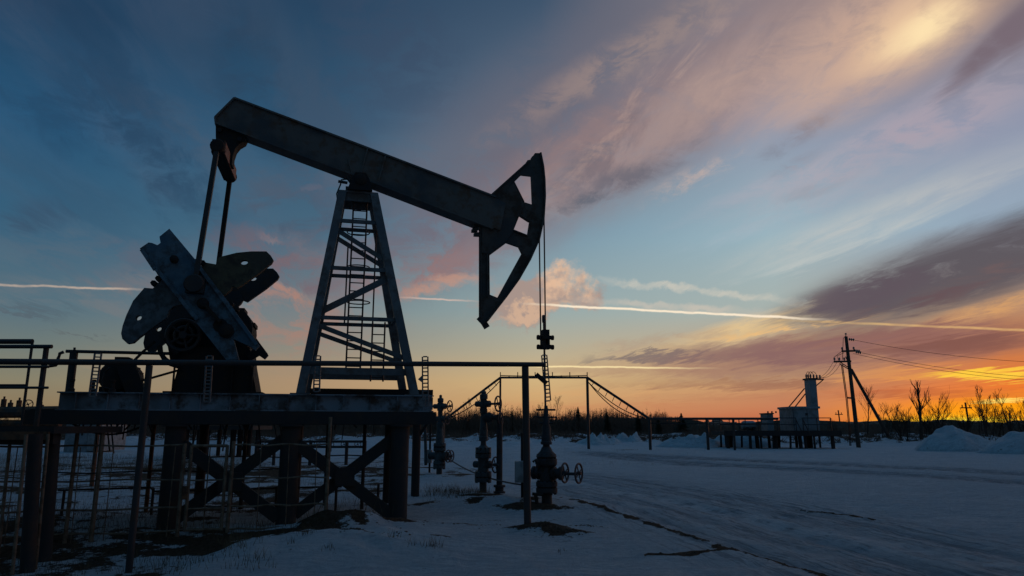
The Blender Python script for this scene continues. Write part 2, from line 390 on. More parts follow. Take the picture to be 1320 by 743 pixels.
# samson post tower
tw = bm_()
def wf(z): return 1.0-(z-ZD)/(6.15-ZD)*.70
TB = [(-4.80, -2.80), (-4.26, -3.64)]; TZ = 6.15
def tl(side, z):
    k = (z-ZD)/(TZ-ZD); return TB[0][side]*(1-k)+TB[1][side]*k
post = None
legs = []
bm = bm_()
box(bm, -4.33, -3.58, -.33, .33, TZ, TZ+.04); box(bm, -4.25, -3.65, -.30, -.26, TZ-.16, TZ); box(bm, -4.25, -3.65, .26, .30, TZ-.16, TZ)
box(bm, -4.2, -3.72, -.22, .22, TZ+.05, TZ+.16)
post = P('samson_post', bm, M_tower)
for fw in (-1, 1):
    for sd in (0, 1):
        bm = bm_()
        bar(bm, (tl(sd, ZD), fw*wf(ZD), ZD), (tl(sd, TZ), fw*wf(TZ), TZ), .155, .14, up=(0, 1, 0))
        box(bm, tl(sd, ZD)-.17, tl(sd, ZD)+.17, fw*wf(ZD)-.14, fw*wf(ZD)+.14, ZD+.002, ZD+.03)
        P('leg', bm, M_tower, post)
    def onf(px, y):        # height where this frame's sloping plane shows at image row y
        z = 4.0
        for _ in range(12): z = PL(px, y, fw*wf(z))[1]
        return z
    for y, yb in ((286, 297), (347, 357), (411, 419), (479, 486)):
        z = onf(460, y if fw < 0 else yb); bm = bm_(); w = fw*wf(z)
        bar(bm, (tl(0, z)+.05, w, z), (tl(1, z)-.05, w, z), (.05), .07 if y < 470 else .125, up=(0, 0, 1)); P('cross_beam', bm, M_tower, post)
    for (pf, pb_) in ((((443, 295), (495, 337)), ((441, 307), (489, 344))), (((420.5, 404), (498.5, 357)), None), (((416.5, 418), (509, 462.5)), ((414, 430), (504, 467)))):
        q = pf if fw < 0 else pb_
        if not q: continue
        za, zb = onf(*q[0]), onf(*q[1]); sa_, sb_ = (0, 1)
        bm = bm_(); bar(bm, (tl(sa_, za), fw*(wf(za)-.04), za), (tl(sb_, zb), fw*(wf(zb)-.04), zb), .05, .12 if not pb_ else .085, up=(0, 0, 1)); P('diagonal_brace', bm, M_tower, post)
for fw in (0, 1):
    for z in (3.7, 4.75):
        bm = bm_(); bar(bm, (tl(fw, z), -wf(z), z), (tl(fw, z), wf(z), z), .06, .08); P('cross_beam', bm, M_tower, post)
def ladder(x1, x2, ytop, ybot, w, n):
    bm = bm_(); a, b = L3(x1, ytop, w), L3(x1, ybot, w); c, d = L3(x2, ytop, w), L3(x2, ybot, w)
    a.x = b.x = (a.x+b.x)/2; c.x = d.x = (c.x+d.x)/2; c.z = a.z; d.z = b.z
    tube(bm, [a, b], .017, 6); tube(bm, [c, d], .017, 6)
    for i in range(n):
        k = (i+.5)/n; tube(bm, [a.lerp(b, k), c.lerp(d, k)], .012, 5)
    return bm
P('ladder', ladder(451, 469, 256, 478, -.12, 21), M_steel, post)
P('ladder', ladder(479, 495, 415, 492, .1, 7), M_steel, post)
bm = bm_()
for x, y0, y1 in ((444, 318, 416), (478, 298, 478)):
    a, b = L3(x, y0, -.34), L3(x, y1, -.34); a.x = b.x; tube(bm, [a, b], .015, 6)
for y in (300, 345, 390): torus(bm, L3(462, y, -.2), (0, 0, 1), .22, .012, 16, 5)
P('ladder_cage', bm, M_steel, post)
# saddle bearing and a loose cable at the tower's top
bm = bm_()
sc0 = Vector((-3.92, 0, 6.42))
lathe(bm, [(.09, -.42), (.12, -.40), (.12, -.24), (.09, -.22), (.09, .22), (.12, .24), (.12, .40), (.09, .42)], sc0, (0, 1, 0), 16)
for w in (-.31, .31): prism(bm, [[(-4.16, TZ+.05), (-3.68, TZ+.05), (-3.74, 6.42), (-3.82, 6.56), (-4.02, 6.56), (-4.10, 6.42)]], w-.08, w+.08)
P('saddle_bearing', bm, M_black)
bm = bm_()
tube(bm, [L3(449, 231, -.3), L3(440, 232, -.33), L3(439, 238, -.34), L3(434, 250, -.36), L3(435, 262, -.36), L3(442, 268, -.33)], .014, 6)
tube(bm, [L3(436, 234, -.35), L3(448, 236, -.35)], .03, 6); tube(bm, [L3(447, 229, -.33), L3(452, 236, -.33)], .025, 6)
tube(bm, [L3(450, 268, -.2), L3(458, 272, -.2), L3(470, 270, -.2), L3(474, 262, -.2)], .012, 6)
P('grease_hose', bm, M_cable)
# walking beam
wb = -.17
outl = [(302.4, 126.5), (278, 151), (279, 158), (318, 173.5), (380, 196), (457, 224.5), (540, 257), (618, 287), (645, 297), (652, 262), (633, 252.5), (550, 220), (460, 186.5), (380, 156.5)]
bm = bm_(); prism(bm, [[PL(x, y, wb) for x, y in outl]], wb, -wb)
wbm = P('walking_beam', bm, M_beam)
def flange(bm, pts, w, t):
    q = [PL(x, y, wb-.04) for x, y in pts]
    for (a, b) in zip(q, q[1:]): bar(bm, (a[0], 0, a[1]), (b[0], 0, b[1]), 2*w, t, up=(0, 0, 1))
bm = bm_(); flange(bm, [(302, 126.0), (462, 186), (640, 254)], .215, .035); flange(bm, [(279, 158.5), (457, 225.5), (636, 294.5)], .215, .04)
a, b = PL(302, 126, wb-.04), PL(277, 151, wb-.04); bar(bm, (a[0], 0, a[1]), (b[0], 0, b[1]), .43, .035, up=(0, 0, 1))
a2 = PL(278, 160, wb-.04); bar(bm, (b[0], 0, b[1]), (a2[0], 0, a2[1]), .43, .035, up=(1, 0, 0))
P('beam_flange', bm, M_beam, wbm)
bm = bm_()
for x, y0, y1 in ((493, 201, 237), (470, 192, 228)):
    p, q = PL(x+4, y0, wb), PL(x-6, y1, wb); bar(bm, (p[0], wb-.02, p[1]), (q[0], wb-.02, q[1]), .03, .04, up=(0, 1, 0))
p = [PL(*c, wb-.02) for c in ((448, 205), (478, 216), (494, 240), (455, 233))]
prism(bm, [p], wb-.025, wb-.003)
P('doubler_plate', bm, M_beam, wbm)
# horsehead
ho = [(689.6, 197.5), (697, 197.5), (700.5, 215), (702.2, 232), (702.8, 254), (701, 283), (695, 310), (683.5, 335.5), (669, 361), (653, 383), (628.5, 414.5), (622, 418.5), (615, 411), (618, 408),
      (618, 289), (626, 285), (634, 250), (647, 241), (659, 229), (676, 213), (683, 207)]
h1 = [(672, 225.5), (684.8, 227), (686.4, 264), (675, 260.5), (662, 235.5)]
h2 = [(668.6, 276.5), (683, 284.6), (680, 303.7), (661.5, 298)]
h3 = [(631, 328), (651.8, 312.7), (668.6, 318.5), (672.8, 327), (641.5, 384), (631.5, 380)]
hw = -.10
bm = bm_(); prism(bm, [[PL(x, y, hw) for x, y in lp] for lp in (ho, h1, h2, h3)], hw, -.03)
hh = P('horsehead', bm, M_head)
bm = bm_()
arc = [PL(x, y, hw) for x, y in ho[1:12]]
for a, b in zip(arc, arc[1:]):
    d = Vector((b[0]-a[0], b[1]-a[1])); nrm = Vector((-d.y, d.x)).normalized()*-.012
    bar(bm, (a[0]+nrm.x, -.03, a[1]+nrm.y), (b[0]+nrm.x, -.03, b[1]+nrm.y), .24, .035, up=(1, 0, .3))
P('arc_flange', bm, M_head, hh)
bm = bm_()
def rib(a, b, w=.13, t=.03):
    a = PL(*a, hw); b = PL(*b, hw); bar(bm, (a[0], -.065, a[1]), (b[0], -.065, b[1]), w, t, up=(1, 0, .2))
rib((620, 289), (620, 410)); rib((634, 251), (683, 207)); rib((631, 328), (652, 312.5)); rib((661, 297), (680, 304.5)); rib((662, 235), (675, 261))
rib((669, 276), (683, 285)); rib((628, 326), (628, 382))
P('stiffener_rib', bm, M_head, hh)
bm = bm_()
p = [PL(*c, hw) for c in ((618, 287), (640, 262), (662, 236), (676, 262), (661, 299), (652, 312), (630, 328), (619, 326))]
prism(bm, [p], hw-.03, hw-.002)
for x, y in ((615, 290), (613, 296), (616, 301), (690, 203), (684, 208)):
    s, z = PL(x, y, hw); box(bm, s-.06, s+.05, -.08, .08, z-.03, z+.03)
P('cheek_plate', bm, M_head, hh)
bm = bm_()
for (x0, y0, x1, w) in ((695.2, 305, 697.2, -.08), (701.2, 276, 703.4, .05)):
    a_, b_ = L3(x0, y0, w), L3(x1, 447, w); tube(bm, [a_, b_], .016, 6)
P('bridle_cable', bm, M_cable)
bm = bm_()
for z in (3.22, 3.42): lathe(bm, [(.05, -.18), (.055, -.15), (.035, -.1), (.035, .1), (.055, .15), (.05, .18)], (0.0, 0, z), (1, 0, 0), 10)
box(bm, -.10, .10, -.12, .12, 3.18, 3.26); box(bm, -.10, .10, -.12, .12, 3.38, 3.45); box(bm, -.07, .07, -.08, .08, 3.45, 3.58)
box(bm, -.06, -.02, -.10, .10, 3.26, 3.38); box(bm, .03, .07, -.10, .10, 3.26, 3.38)
P('carrier_bar', bm, M_black)
bm = bm_(); zr_ = PL(699, 410, 0)[1]; tube(bm, [(-.01, 0, 1.85), (-.03, 0, zr_)], .022, 8); lathe(bm, [(.035, 0), (.04, .05), (.04, .14), (.03, .16)], (-.03, 0, zr_-.1), (0, 0, 1), 8)
P('polished_rod', bm, M_steel)
# equalizer, pitmans
e1 = L3(286, 186, -.75); e2 = L3(292, 228, .75)
ES = (e1.x+e2.x)/2; EZ = (e1.z+e2.z)/2
bm = bm_()
box(bm, ES-.11, ES+.11, -.78, .78, EZ-.13, EZ+.13)
for w in (-.8, .8): lathe(bm, [(.11, -.09), (.13, -.06), (.13, .06), (.11, .09)], (ES, w, EZ-.02), (0, 1, 0), 14)
P('equalizer', bm, M_black)
bm = bm_()
prism(bm, [[PL(x, y, -.14) for x, y in ((278, 159), (319, 174), (315, 182), (308, 186), (303, 192), (300, 201), (299, 212), (285, 212), (283, 205), (279, 190), (278, 175))]], -.14, .14)
for w in (-.17, .17):
    for x, y in ((283, 168), (309, 180)):
        s_, z_ = PL(x, y, w); lathe(bm, [(.05, -.03), (.05, .03)], (s_, w, z_), (0, 1, 0), 6)
P('tail_bearing', bm, M_black)
bm = bm_(); box(bm, ES+.112, ES+.125, -.72, .74, EZ-.12, EZ+.11)  # thin sheet over the side face, carries the painted red sunlight
P('equalizer_sunlit_face', bm, M_sunred, label='equalizer side face tinted with reddish sunlight')
PIN = {}
for sgn in (-1, 1):
    w = sgn*.92
    px, pz = PL(252, 368, -.92)
    PIN[sgn] = (px, pz)
    bm = bm_()
    bar(bm, (ES, w*.9, EZ), (px, w*1.07, pz), .085, .085, up=(0, 1, 0))
    lathe(bm, [(.15, -.13), (.17, -.1), (.17, .1), (.15, .13)], (px, w*1.07, pz), (0, 1, 0), 14)
    box(bm, px-.13, px+.16, w*1.07-.1, w*1.07+.1, pz-.16, pz+.10)
    P('pitman_arm', bm, M_steel if sgn < 0 else M_black)
# cranks with butterfly weights
CW = -.80
crank = [(180.7, 321), (192, 313.3), (196.2, 313.8), (203.5, 316.7), (207.4, 313.8), (206, 305.8), (218.8, 295.5), (254, 337.5), (299, 395.5), (334.5, 446), (329, 452), (322, 447), (301, 437), (308, 464), (291.5, 464), (251.7, 414), (198, 347), (195.5, 341)]
cwl = [(186, 371.2), (197, 372), (203.5, 365), (212, 358), (235, 392), (223.6, 395), (217.6, 400), (215, 409), (178.8, 435.5), (171.5, 442), (164.2, 443.3), (157.5, 437), (156, 430), (158, 420), (163, 406), (171.5, 388)]
cwr = [(280, 334.3), (282.5, 331.6), (304.8, 326), (323.6, 324.2), (343.4, 324.2), (349, 329.6), (352.3, 335), (350, 339.4), (333, 353), (306, 371.5), (300, 369), (297, 374), (290, 380), (286, 382), (271, 360), (258, 344), (265, 338.6), (278.4, 341)]
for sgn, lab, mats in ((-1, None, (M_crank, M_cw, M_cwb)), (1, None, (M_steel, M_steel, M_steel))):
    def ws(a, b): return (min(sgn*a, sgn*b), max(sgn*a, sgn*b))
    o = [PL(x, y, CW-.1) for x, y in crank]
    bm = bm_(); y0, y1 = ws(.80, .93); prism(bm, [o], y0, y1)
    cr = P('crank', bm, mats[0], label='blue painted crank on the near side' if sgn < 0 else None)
    bm = bm_()   # raised rims and slots on the face
    for a, b in ((16, 0), (7, 9), (15, 16)):
        A, B = Vector((o[a][0], 0, o[a][1])), Vector((o[b][0], 0, o[b][1]))
        c = Vector((sum(p[0] for p in o)/len(o), 0, sum(p[1] for p in o)/len(o)))
        q = ((A+B)/2-c).normalized()*-.045
        bar(bm, Vector((A.x+q.x, sgn*.955, A.z+q.z)), Vector((B.x+q.x, sgn*.955, B.z+q.z)), .06, .05, up=(0, 1, 0))
    P('crank_rim', bm, mats[0], cr)
    bm = bm_()
    for x, y, r in ((262, 392, .10), (292, 427, .13), (225, 335, .07)):
        s, z = PL(x, y, CW-.13); bm = bm_(); lathe(bm, [(r, 0), (r, .06), (r*.7, .07), (r*.7, .10), (r*.3, .11)], (s, sgn*.93, z), (0, sgn, 0), 14); P('crank_boss', bm, M_black, cr)
    bm = bm_(); s, z = PL(275, 404, CW-.13); a = PL(280, 410, CW-.13)
    bar(bm, (s-.12, sgn*.95, z+.12), (s+.14, sgn*.95, z-.16), .05, .2, up=(0, 1, 0))
    P('slot_cover', bm, M_black, cr)
    y0, y1 = ws(.67, .79)
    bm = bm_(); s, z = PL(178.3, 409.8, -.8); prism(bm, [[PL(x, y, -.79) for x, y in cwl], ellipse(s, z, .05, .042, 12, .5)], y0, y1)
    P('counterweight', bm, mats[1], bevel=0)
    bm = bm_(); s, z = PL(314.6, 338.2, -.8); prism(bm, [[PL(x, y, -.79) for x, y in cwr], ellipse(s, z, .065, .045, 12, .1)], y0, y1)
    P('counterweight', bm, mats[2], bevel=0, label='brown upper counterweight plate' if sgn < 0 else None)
    bm = bm_()
    for x, y in ((205, 360), (199, 366), (207, 353), (298, 393), (305, 398), (262, 340)):
        bm = bm_(); s, z = PL(x, y, -.75); lathe(bm, [(.05, -.12), (.05, .12)], (s, sgn*.72, z), (0, 1, 0), 6); P('clamp_bolt', bm, M_black, cr)
# gearbox + pedestal
q = [PL(x, y, -.5) for x, y in ((219, 511), (232, 466), (236, 448), (322, 448), (324, 470), (331, 511))]
q[0] = (q[0][0], ZD); q[-1] = (q[-1][0], ZD)
bm = bm_(); prism(bm, [q], -.5, .5)
for x in (225, 262, 300, 326):
    s, _ = PL(x, 480, -.5); box(bm, s-.012, s+.012, -.56, -.502, ZD, ZD+.55)
box(bm, q[0][0]-.1, q[-1][0]+.1, -.62, .62, ZD+.002, ZD+.06)
P('gearbox_pedestal', bm, M_black)
cs, cz = PL(290, 425, -.4)
bm = bm_()
lathe(bm, [(.44, -.42), (.47, -.40), (.47, .40), (.44, .42)], (cs, 0, cz), (0, 1, 0), 32)
s2, z2 = PL(238, 432, -.4); lathe(bm, [(.30, -.36), (.33, -.34), (.33, .34), (.30, .36)], (s2, 0, z2), (0, 1, 0), 26)
prism(bm, [[(s2-.2, z2-.5), (cs+.35, z2-.5), (cs+.45, cz), (cs+.1, cz+.42), (s2, z2+.3), (s2-.32, z2)]], -.36, .36)
for k in (1, 4, 7):
    t = R(-40+k*14); s3, z3 = cs+.47*math.cos(t), cz+.47*math.sin(t); box(bm, s3-.04, s3+.04, -.25, .25, z3-.035, z3+.035)
P('gearbox', bm, M_black)
bm = bm_()   # slow shaft
tube(bm, [(cs, -.95, cz), (cs, .95, cz)], .12, 14); P('crank_shaft', bm, M_black)
bm = bm_()
s3, z3 = PL(236, 432, -.62); torus(bm, (s3, -.60, z3), (0, 1, 0), .27, .035, 24, 6); torus(bm, (s3, -.56, z3), (0, 1, 0), .15, .03, 20, 6); tube(bm, [(s3, -.66, z3), (s3, -.3, z3)], .07, 10)
for k in range(5):
    t = k*math.tau/5; tube(bm, [(s3, -.60, z3), (s3+.27*math.cos(t), -.60, z3+.27*math.sin(t))], .025, 6)
P('brake_drum', bm, M_steel)
bm = bm_()
tube(bm, [L3(x, y, -.6) for x, y in ((206, 446), (207, 455), (212, 463), (220, 469), (232, 473))], .045, 8)
tube(bm, [L3(x, y, -.58) for x, y in ((214, 436), (224, 452), (230, 456))], .05, 8)
tube(bm, [L3(183, 491, -.55), L3(232, 477, -.55)], .022, 6)
tube(bm, [L3(172, 466, -.6), L3(184, 454, -.6), L3(200, 440, -.6)], .025, 6)
P('brake_linkage', bm, M_black)
bm = bm_(); s, z = PL(325, 458, -.55); prism(bm, [[(s, z+.09), (s+.14, z), (s-.02, z-.1), (s-.1, z)]], -.6, -.52); P('guard_plate', bm, M_black)
# motor with belt guard
ms, mz = PL(153, 488, -.2)
bm = bm_()
lathe(bm, [(.10, -.48), (.24, -.46), (.27, -.40), (.27, .38), (.24, .44), (.1, .46)], (ms, 0, mz+.02), (0, 1, 0), 22)
for k in range(16):
    t = math.tau*k/16; bar(bm, (ms+.275*math.cos(t), -.36, mz+.02+.275*math.sin(t)), (ms+.275*math.cos(t), .34, mz+.02+.275*math.sin(t)), .02, .03)
box(bm, ms-.27, ms+.27, -.3, .3, ZD+.002, mz-.15)
box(bm, ms-.1, ms+.12, -.2, .1, mz+.26, mz+.38)
P('motor', bm, M_black)
bm = bm_()
g = [PL(x, y, -.5) for x, y in ((150, 468), (168, 462), (174, 465), (192, 511), (166, 511))]
prism(bm, [g], -.62, -.50); P('belt_guard', bm, M_black)
bm = bm_()
tube(bm, [L3(x, y, -.7) for x, y in ((141, 474), (135, 481), (132, 490), (133, 500), (134, 511))], .014, 6)
tube(bm, [L3(x, y, -.7) for x, y in ((141, 501), (135, 500), (131, 505), (131, 511))], .01, 6)
tube(bm, [L3(x, y, -.7) for x, y in ((154, 466), (156, 462), (161, 461), (162, 465))], .01, 6)
P('motor_cable', bm, M_cable)
bm = bm_()
a = PL(545, 501, -1.0); box(bm, -4.7, -2.25, .6, .72, a[1]-.05, a[1]+.06); P('tail_beam', bm, M_black)

# ------------------------------------------------------------------ steel platform under it
pl = thing('steel_platform', 'dark steel pile platform with crossed braces carrying the pumpjack', 'platform', MF @ Vector((-5.4, 0, 0)), AL)
def Q(name, bm, m, parent=pl, bevel=0, label=None): return part(name, bm, m, parent, MF, bevel, label)
ZB = ZD-.29
bm = bm_()
for w in (-1.28, 1.28): box(bm, -8.9, -2.45, w-.11, w+.11, ZB-.22, ZB-.002)
for s in (-8.8, -7.9, -6.7, -5.8, -4.9, -4.0, -3.07, -2.55): box(bm, s-.09, s+.09, -1.17, 1.17, ZB-.2, ZB-.01)
Q('platform_frame', bm, M_pile)
bm = bm_(); box(bm, -8.9, -2.52, -1.15, 1.15, ZB-.005, ZB+.02); Q('deck_plate', bm, M_pile)
for w in (-1.3, 1.3):
    for s in (-6.7, -4.9, -3.07):
        bm = bm_(); tube(bm, [(s, w, gzm(s, w)-.3), (s, w, ZB-.22)], .162 if w < 0 else .09, 18)
        if w < 0: lathe(bm, [(.21, 0), (.21, .03)], (s, w, ZB-.255), seg=18)
        Q('pile', bm, M_pile)
for (s0, s1) in ((-6.7, -4.9), (-4.9, -3.07)):
    for zz in ((1.30, .12), (.16, 1.38)):
        for w in (-1.30,):
            bm = bm_(); off = -.03 if zz[0] > zz[1] else .09
            bar(bm, (s0+.12, w+off, zz[0]), (s1-.12, w+off, zz[1]), .11, .20, up=(0, 0, 1)); Q('brace', bm, M_pile)
bm = bm_(); s, z = -5.8, .72; box(bm, s-.18, s+.18, -1.42, -1.38, z-.16, z+.14); Q('gusset_plate', bm, M_pile)
bm = bm_(); s, z = -3.98, .76; box(bm, s-.16, s+.16, -1.42, -1.38, z-.15, z+.15); Q('gusset_plate', bm, M_pile)
for i in range(52):   # hanging wires and strips below the deck
    s = rnd.uniform(-8.6, -2.7); w = rnd.uniform(-1.1, 1.2); L = rnd.choice((.08, .12, .2, .3, .5)); bm = bm_()
    tube(bm, sag((s, w, ZB-.2), (s+rnd.uniform(-.1, .1), w, ZB-.2-L), 0, 3), .008+.008*rnd.random(), 5)
    if i < 46: Q('hanging_wire', bm, M_cable)
    else: bm.free()
bm = bm_(); tube(bm, sag((-8.3, -1.1, ZB-.2), (-7.2, -1.0, ZB-.2), .18), .018, 6); Q('sagging_hose', bm, M_cable)
for s, w, r in ((-7.6, 1.2, .04), (-5.9, 1.15, .04), (-4.3, 1.2, .05), (-3.6, .6, .035), (-7.0, .5, .05)):
    bm = bm_(); tube(bm, [(s, w, gzm(s, w)-.2), (s, w, ZB-.2)], r, 8); Q('pipe_riser', bm, M_rust if s == -7.6 else M_pile)

# ------------------------------------------------------------------ handrail at the deck's back, left
hr = thing('deck_handrail', 'thin pipe handrail along the far left edge of the pumpjack deck', 'handrail', MF @ Vector((-7.8, 1.0, ZD)), AL)
def HP(name, bm, m): return part(name, bm, m, hr, MF)
a = L3(85, 453, .2); e = L3(228, 453, .2); zt = a.z
bm = bm_(); tube(bm, [(a.x, .2, zt), (e.x, .2, zt)], .03, 8)
tube(bm, [L3(82, 454, .2), L3(77, 456, .2), L3(75, 462, .2), L3(75, 468, .2), L3(72, 471, .2), L3(64, 472, .2)], .03, 8)
HP('top_rail', bm, M_steel)
bm = bm_(); p = L3(85, 452, -.2); tube(bm, [(p.x, .2, ZD-.25), (p.x, .2, zt+.02)], .07, 10); lathe(bm, [(.02, 0), (.02, .06)], (p.x, .2, zt+.01)); HP('post', bm, M_steel)

# ------------------------------------------------------------------ perforated strip
def strip(bm, a, b, w, n, t=.012, nrm=Vector((0, 1, 0))):
    a = Vector(a); b = Vector(b); d = (b-a).normalized(); x = nrm.cross(d).normalized()
    for sg in (-1, 1): bar(bm, a+x*sg*w*.40, b+x*sg*w*.40, w*.2, t, up=nrm)
    for i in range(n+1):
        p = a.lerp(b, i/n); bar(bm, p-x*w*.3, p+x*w*.3, (b-a).length/n*.34, t*.9, up=nrm)

# ------------------------------------------------------------------ tall pipe rail in front
pr = thing('pipe_rail_frame', 'long dark horizontal pipe on two tall posts in front of the pumpjack', 'pipe rail', (0.28, 11.2, gz(.28, 11.2)))
ra = PY(677, 470, 11.25); rb = PY(193, 467.5, 9.1)
d = (rb-ra); A0 = ra + d*(-.066); B0 = ra + d*1.47
bm = bm_(); tube(bm, [A0, B0], .038, 12); part('rail', bm, M_steel, pr)
bm = bm_(); tube(bm, [(ra.x+.03, 11.25, gz(.28, 11.2)-.2), (ra.x, 11.25, ra.z-.04)], .056, 12); part('post', bm, M_steel, pr)
bm = bm_(); tube(bm, [(rb.x, 9.1, gz(rb.x, 9.1)-.5), (rb.x, 9.1, rb.z-.04)], .042, 12); part('post', bm, M_steel, pr)
for (x0, y0, x1, y1, n) in ((126.5, 456, 119, 511, 12), (270, 459, 266.5, 518, 13), (409.5, 459, 408, 505, 10), (548, 460, 548.5, 524, 13), (701.5, 458, 706.5, 517, 12)):
    k = (x0-677)/(193-677); Yr = ra.y+(rb.y-ra.y)*k+.062
    bm = bm_(); strip(bm, PY(x0, y0, Yr), PY(x1, y1, Yr+.02), .105, n); part('perforated_strip', bm, M_galv, pr)
bm = bm_(); q = PY(548, 488, 10.78)
prism(bm, [[(q.x-.10, q.z-.02), (q.x-.02, q.z+.06), (q.x-.02, q.z-.08)]], 10.70, 10.715); part('clip_plate', bm, M_galv, pr); bm = bm_(); prism(bm, [[(q.x-.10, q.z-.36), (q.x+.02, q.z-.26), (q.x+.02, q.z-.43), (q.x-.05, q.z-.43)]], 10.70, 10.715)
part('clip_plate', bm, M_galv, pr)
bm = bm_(); q = PY(695, 485, 11.3); bar(bm, (q.x-.05, 11.3, q.z+.03), (q.x+.12, 11.3, q.z-.12), .03, .07, up=(0, 0, 1)); part('clip_plate', bm, M_black, pr)

# ------------------------------------------------------------------ landing with stair rails at far left
ll = thing('access_landing', 'dark steel landing on leaning piles with open pipe handrails at the left edge', 'landing', (-6.5, 9.8, 0))
LY = 9.75
def lp(px, py, Y=LY): return PY(px, py, Y)
bm = bm_(); q = lp(78, 537); box(bm, -11.5, q.x, LY-.1, LY+1.6, 1.50, 1.60); box(bm, -11.5, q.x-.05, LY-.02, LY+.1, 1.36, 1.5); part('landing_deck', bm, M_pile, ll)
bm = bm_(); q0 = lp(46, 553); box(bm, q0.x-.55, lp(75, 550).x-.03, LY-.14, LY-.102, 1.42, 1.53); part('edge_angle', bm, M_rust, ll, label='rusty brown edge angle')
for x0, x1, Yp, r in ((46, .14, 9.35, .086), (69, .10, 9.95, .088)):
    p = PY(x0, 560, Yp); g_ = gz(p.x, Yp); bm = bm_(); tube(bm, [(p.x+x1, Yp, g_-.3), (p.x, Yp, 1.5)], r, 14); part('pile', bm, M_pile, ll)
bm = bm_()
for (px, pt, pb, Y, r) in ((60, 447, 535, LY+.05, .036), (42, 440, 535, LY+1.0, .02)):
    p = lp(px, pt, Y); tube(bm, [(p.x, Y, 1.6), (p.x, Y, p.z)], r, 8)
for (x1, y1, Y, r) in ((67, 447, LY, .028), (42, 440.5, LY+1.0, .04), (63, 473, LY, .02), (62, 500, LY, .018), (33, 497, LY+1.0, .02)):
    p = lp(x1, y1, Y); tube(bm, [(p.x, Y, p.z), (-11.4, Y, p.z)], r, 8)
part('handrail', bm, M_steel, ll)
for px, Yq in ((14, 9.9), (34, 9.15), (62, 9.5)):
    p = PY(px, 560, Yq); bm = bm_(); tube(bm, [(p.x+.06, Yq, gz(p.x, Yq)-.2), (p.x, Yq, 1.5)], .022, 8); part('thin_post', bm, M_fence, ll)

# ------------------------------------------------------------------ mesh fence and gate below the deck
FW = -1.85
def fz(s): return gzm(s, FW)
fn = thing('rod_fence', 'low rusty rod fence with wide openings below the pumpjack deck', 'fence', MF @ Vector((-6.5, FW, 0)), AL)
SG0, SG1 = PL(238, 640, FW)[0], PL(290, 640, FW)[0]
SL, SR = -9.6, PL(423, 600, FW)[0]
LV = [PL(300, y, FW)[1] for y in (574, 617, 653, 689)]
LV[3] = max(LV[3], .03)
for z, r in zip(LV, (.016, .014, .016, .016)):
    for a, b in ((SL, SG0-.05), (SG1+.05, SR)):
        n = 8; bm = bm_(); tube(bm, [(a+(b-a)*i/n, FW+.01*math.sin(i*2.1), z+.012*math.sin(i*1.7+z*5)) for i in range(n+1)], r, 6); part('horizontal_rod', bm, M_fence, fn, MF)
s = SL
while s < SR:
    if not (SG0-.1 < s < SG1+.1):
        bm = bm_(); lean = rnd.uniform(-.02, .02)
        tube(bm, [(s, FW-.02, max(fz(s)-.03, -.1)), (s+lean, FW-.02, LV[0]+rnd.uniform(-.02, .05))], .0075, 5); part('vertical_rod', bm, M_fence, fn, MF)
    s += .43
for s, zt_, r in ((SR, 1.75, .03), (SG0-.06, LV[0]+.03, .03), (SG1+.07, LV[0]+.06, .03), (PL(128, 600, FW)[0], 1.55, .035), (PL(95, 600, FW)[0], 1.6, .03)):
    bm = bm_(); tube(bm, [(s, FW, fz(s)-.2), (s, FW, zt_)], r, 8); part('fence_post', bm, M_fence, fn, MF)
gt_ = thing('rod_gate', 'narrow rusty pipe gate with round tube frame in the rod fence', 'gate', MF @ Vector((SG0, FW, 0)), AL)
bm = bm_()
s0, s1 = SG0+.04, SG1-.02
for s in (s0, s1): tube(bm, [(s, FW, LV[3]-.01), (s, FW, LV[0])], .026, 8)
for z in (LV[0]-.01, LV[3]+.01): tube(bm, [(s0, FW, z), (s1, FW, z)], .024, 8)
part('gate_frame', bm, M_fence, gt_, MF)
bm = bm_()
for z in (LV[1]-.02, LV[2]-.02): tube(bm, [(s0, FW, z), (s1, FW, z)], .014, 6)
tube(bm, [((s0*.5+s1*.5), FW, LV[3]), ((s0+s1)/2+.01, FW, LV[0])], .009, 6)
part('gate_bars', bm, M_fence, gt_, MF)
bm = bm_(); box(bm, s0-.07, s0+.01, FW-.05, FW+.03, LV[1]-.3, LV[1]-.1); part('latch', bm, M_rust, gt_, MF)
# low rail behind the fence (seen under deck)
lr = thing('low_pipe_rail', 'low thin pipe rail on short posts behind the rod fence under the deck', 'rail', MF @ Vector((-6.3, .6, 0)), AL)
bm = bm_(); z0 = PL(300, 628, .5)[1]
tube(bm, [(-8.9, .5, z0), (-7.4, .5, z0+.02), (-7.35, .5, z0-.05), (-4.0, .5, z0-.03)], .02, 6); part('rail', bm, M_pile, lr, MF)
for dz, s0_, s1_ in ((.28, -9.2, -5.2), (-.32, -8.6, -4.4), (.52, -7.0, -3.3)):
    bm = bm_(); tube(bm, [(s0_+(s1_-s0_)*i/6, .62+dz, z0+dz+.02*math.sin(i*2+dz*9)) for i in range(7)], .014, 6); part('rail', bm, M_pile, lr, MF)
for s in (-8.8, -7.35, -6, -4.1, -5.2, -3.3):
    bm = bm_(); tube(bm, [(s, .5, gzm(s, .5)-.1), (s, .5, z0)], .025, 6); part('post', bm, M_pile, lr, MF)

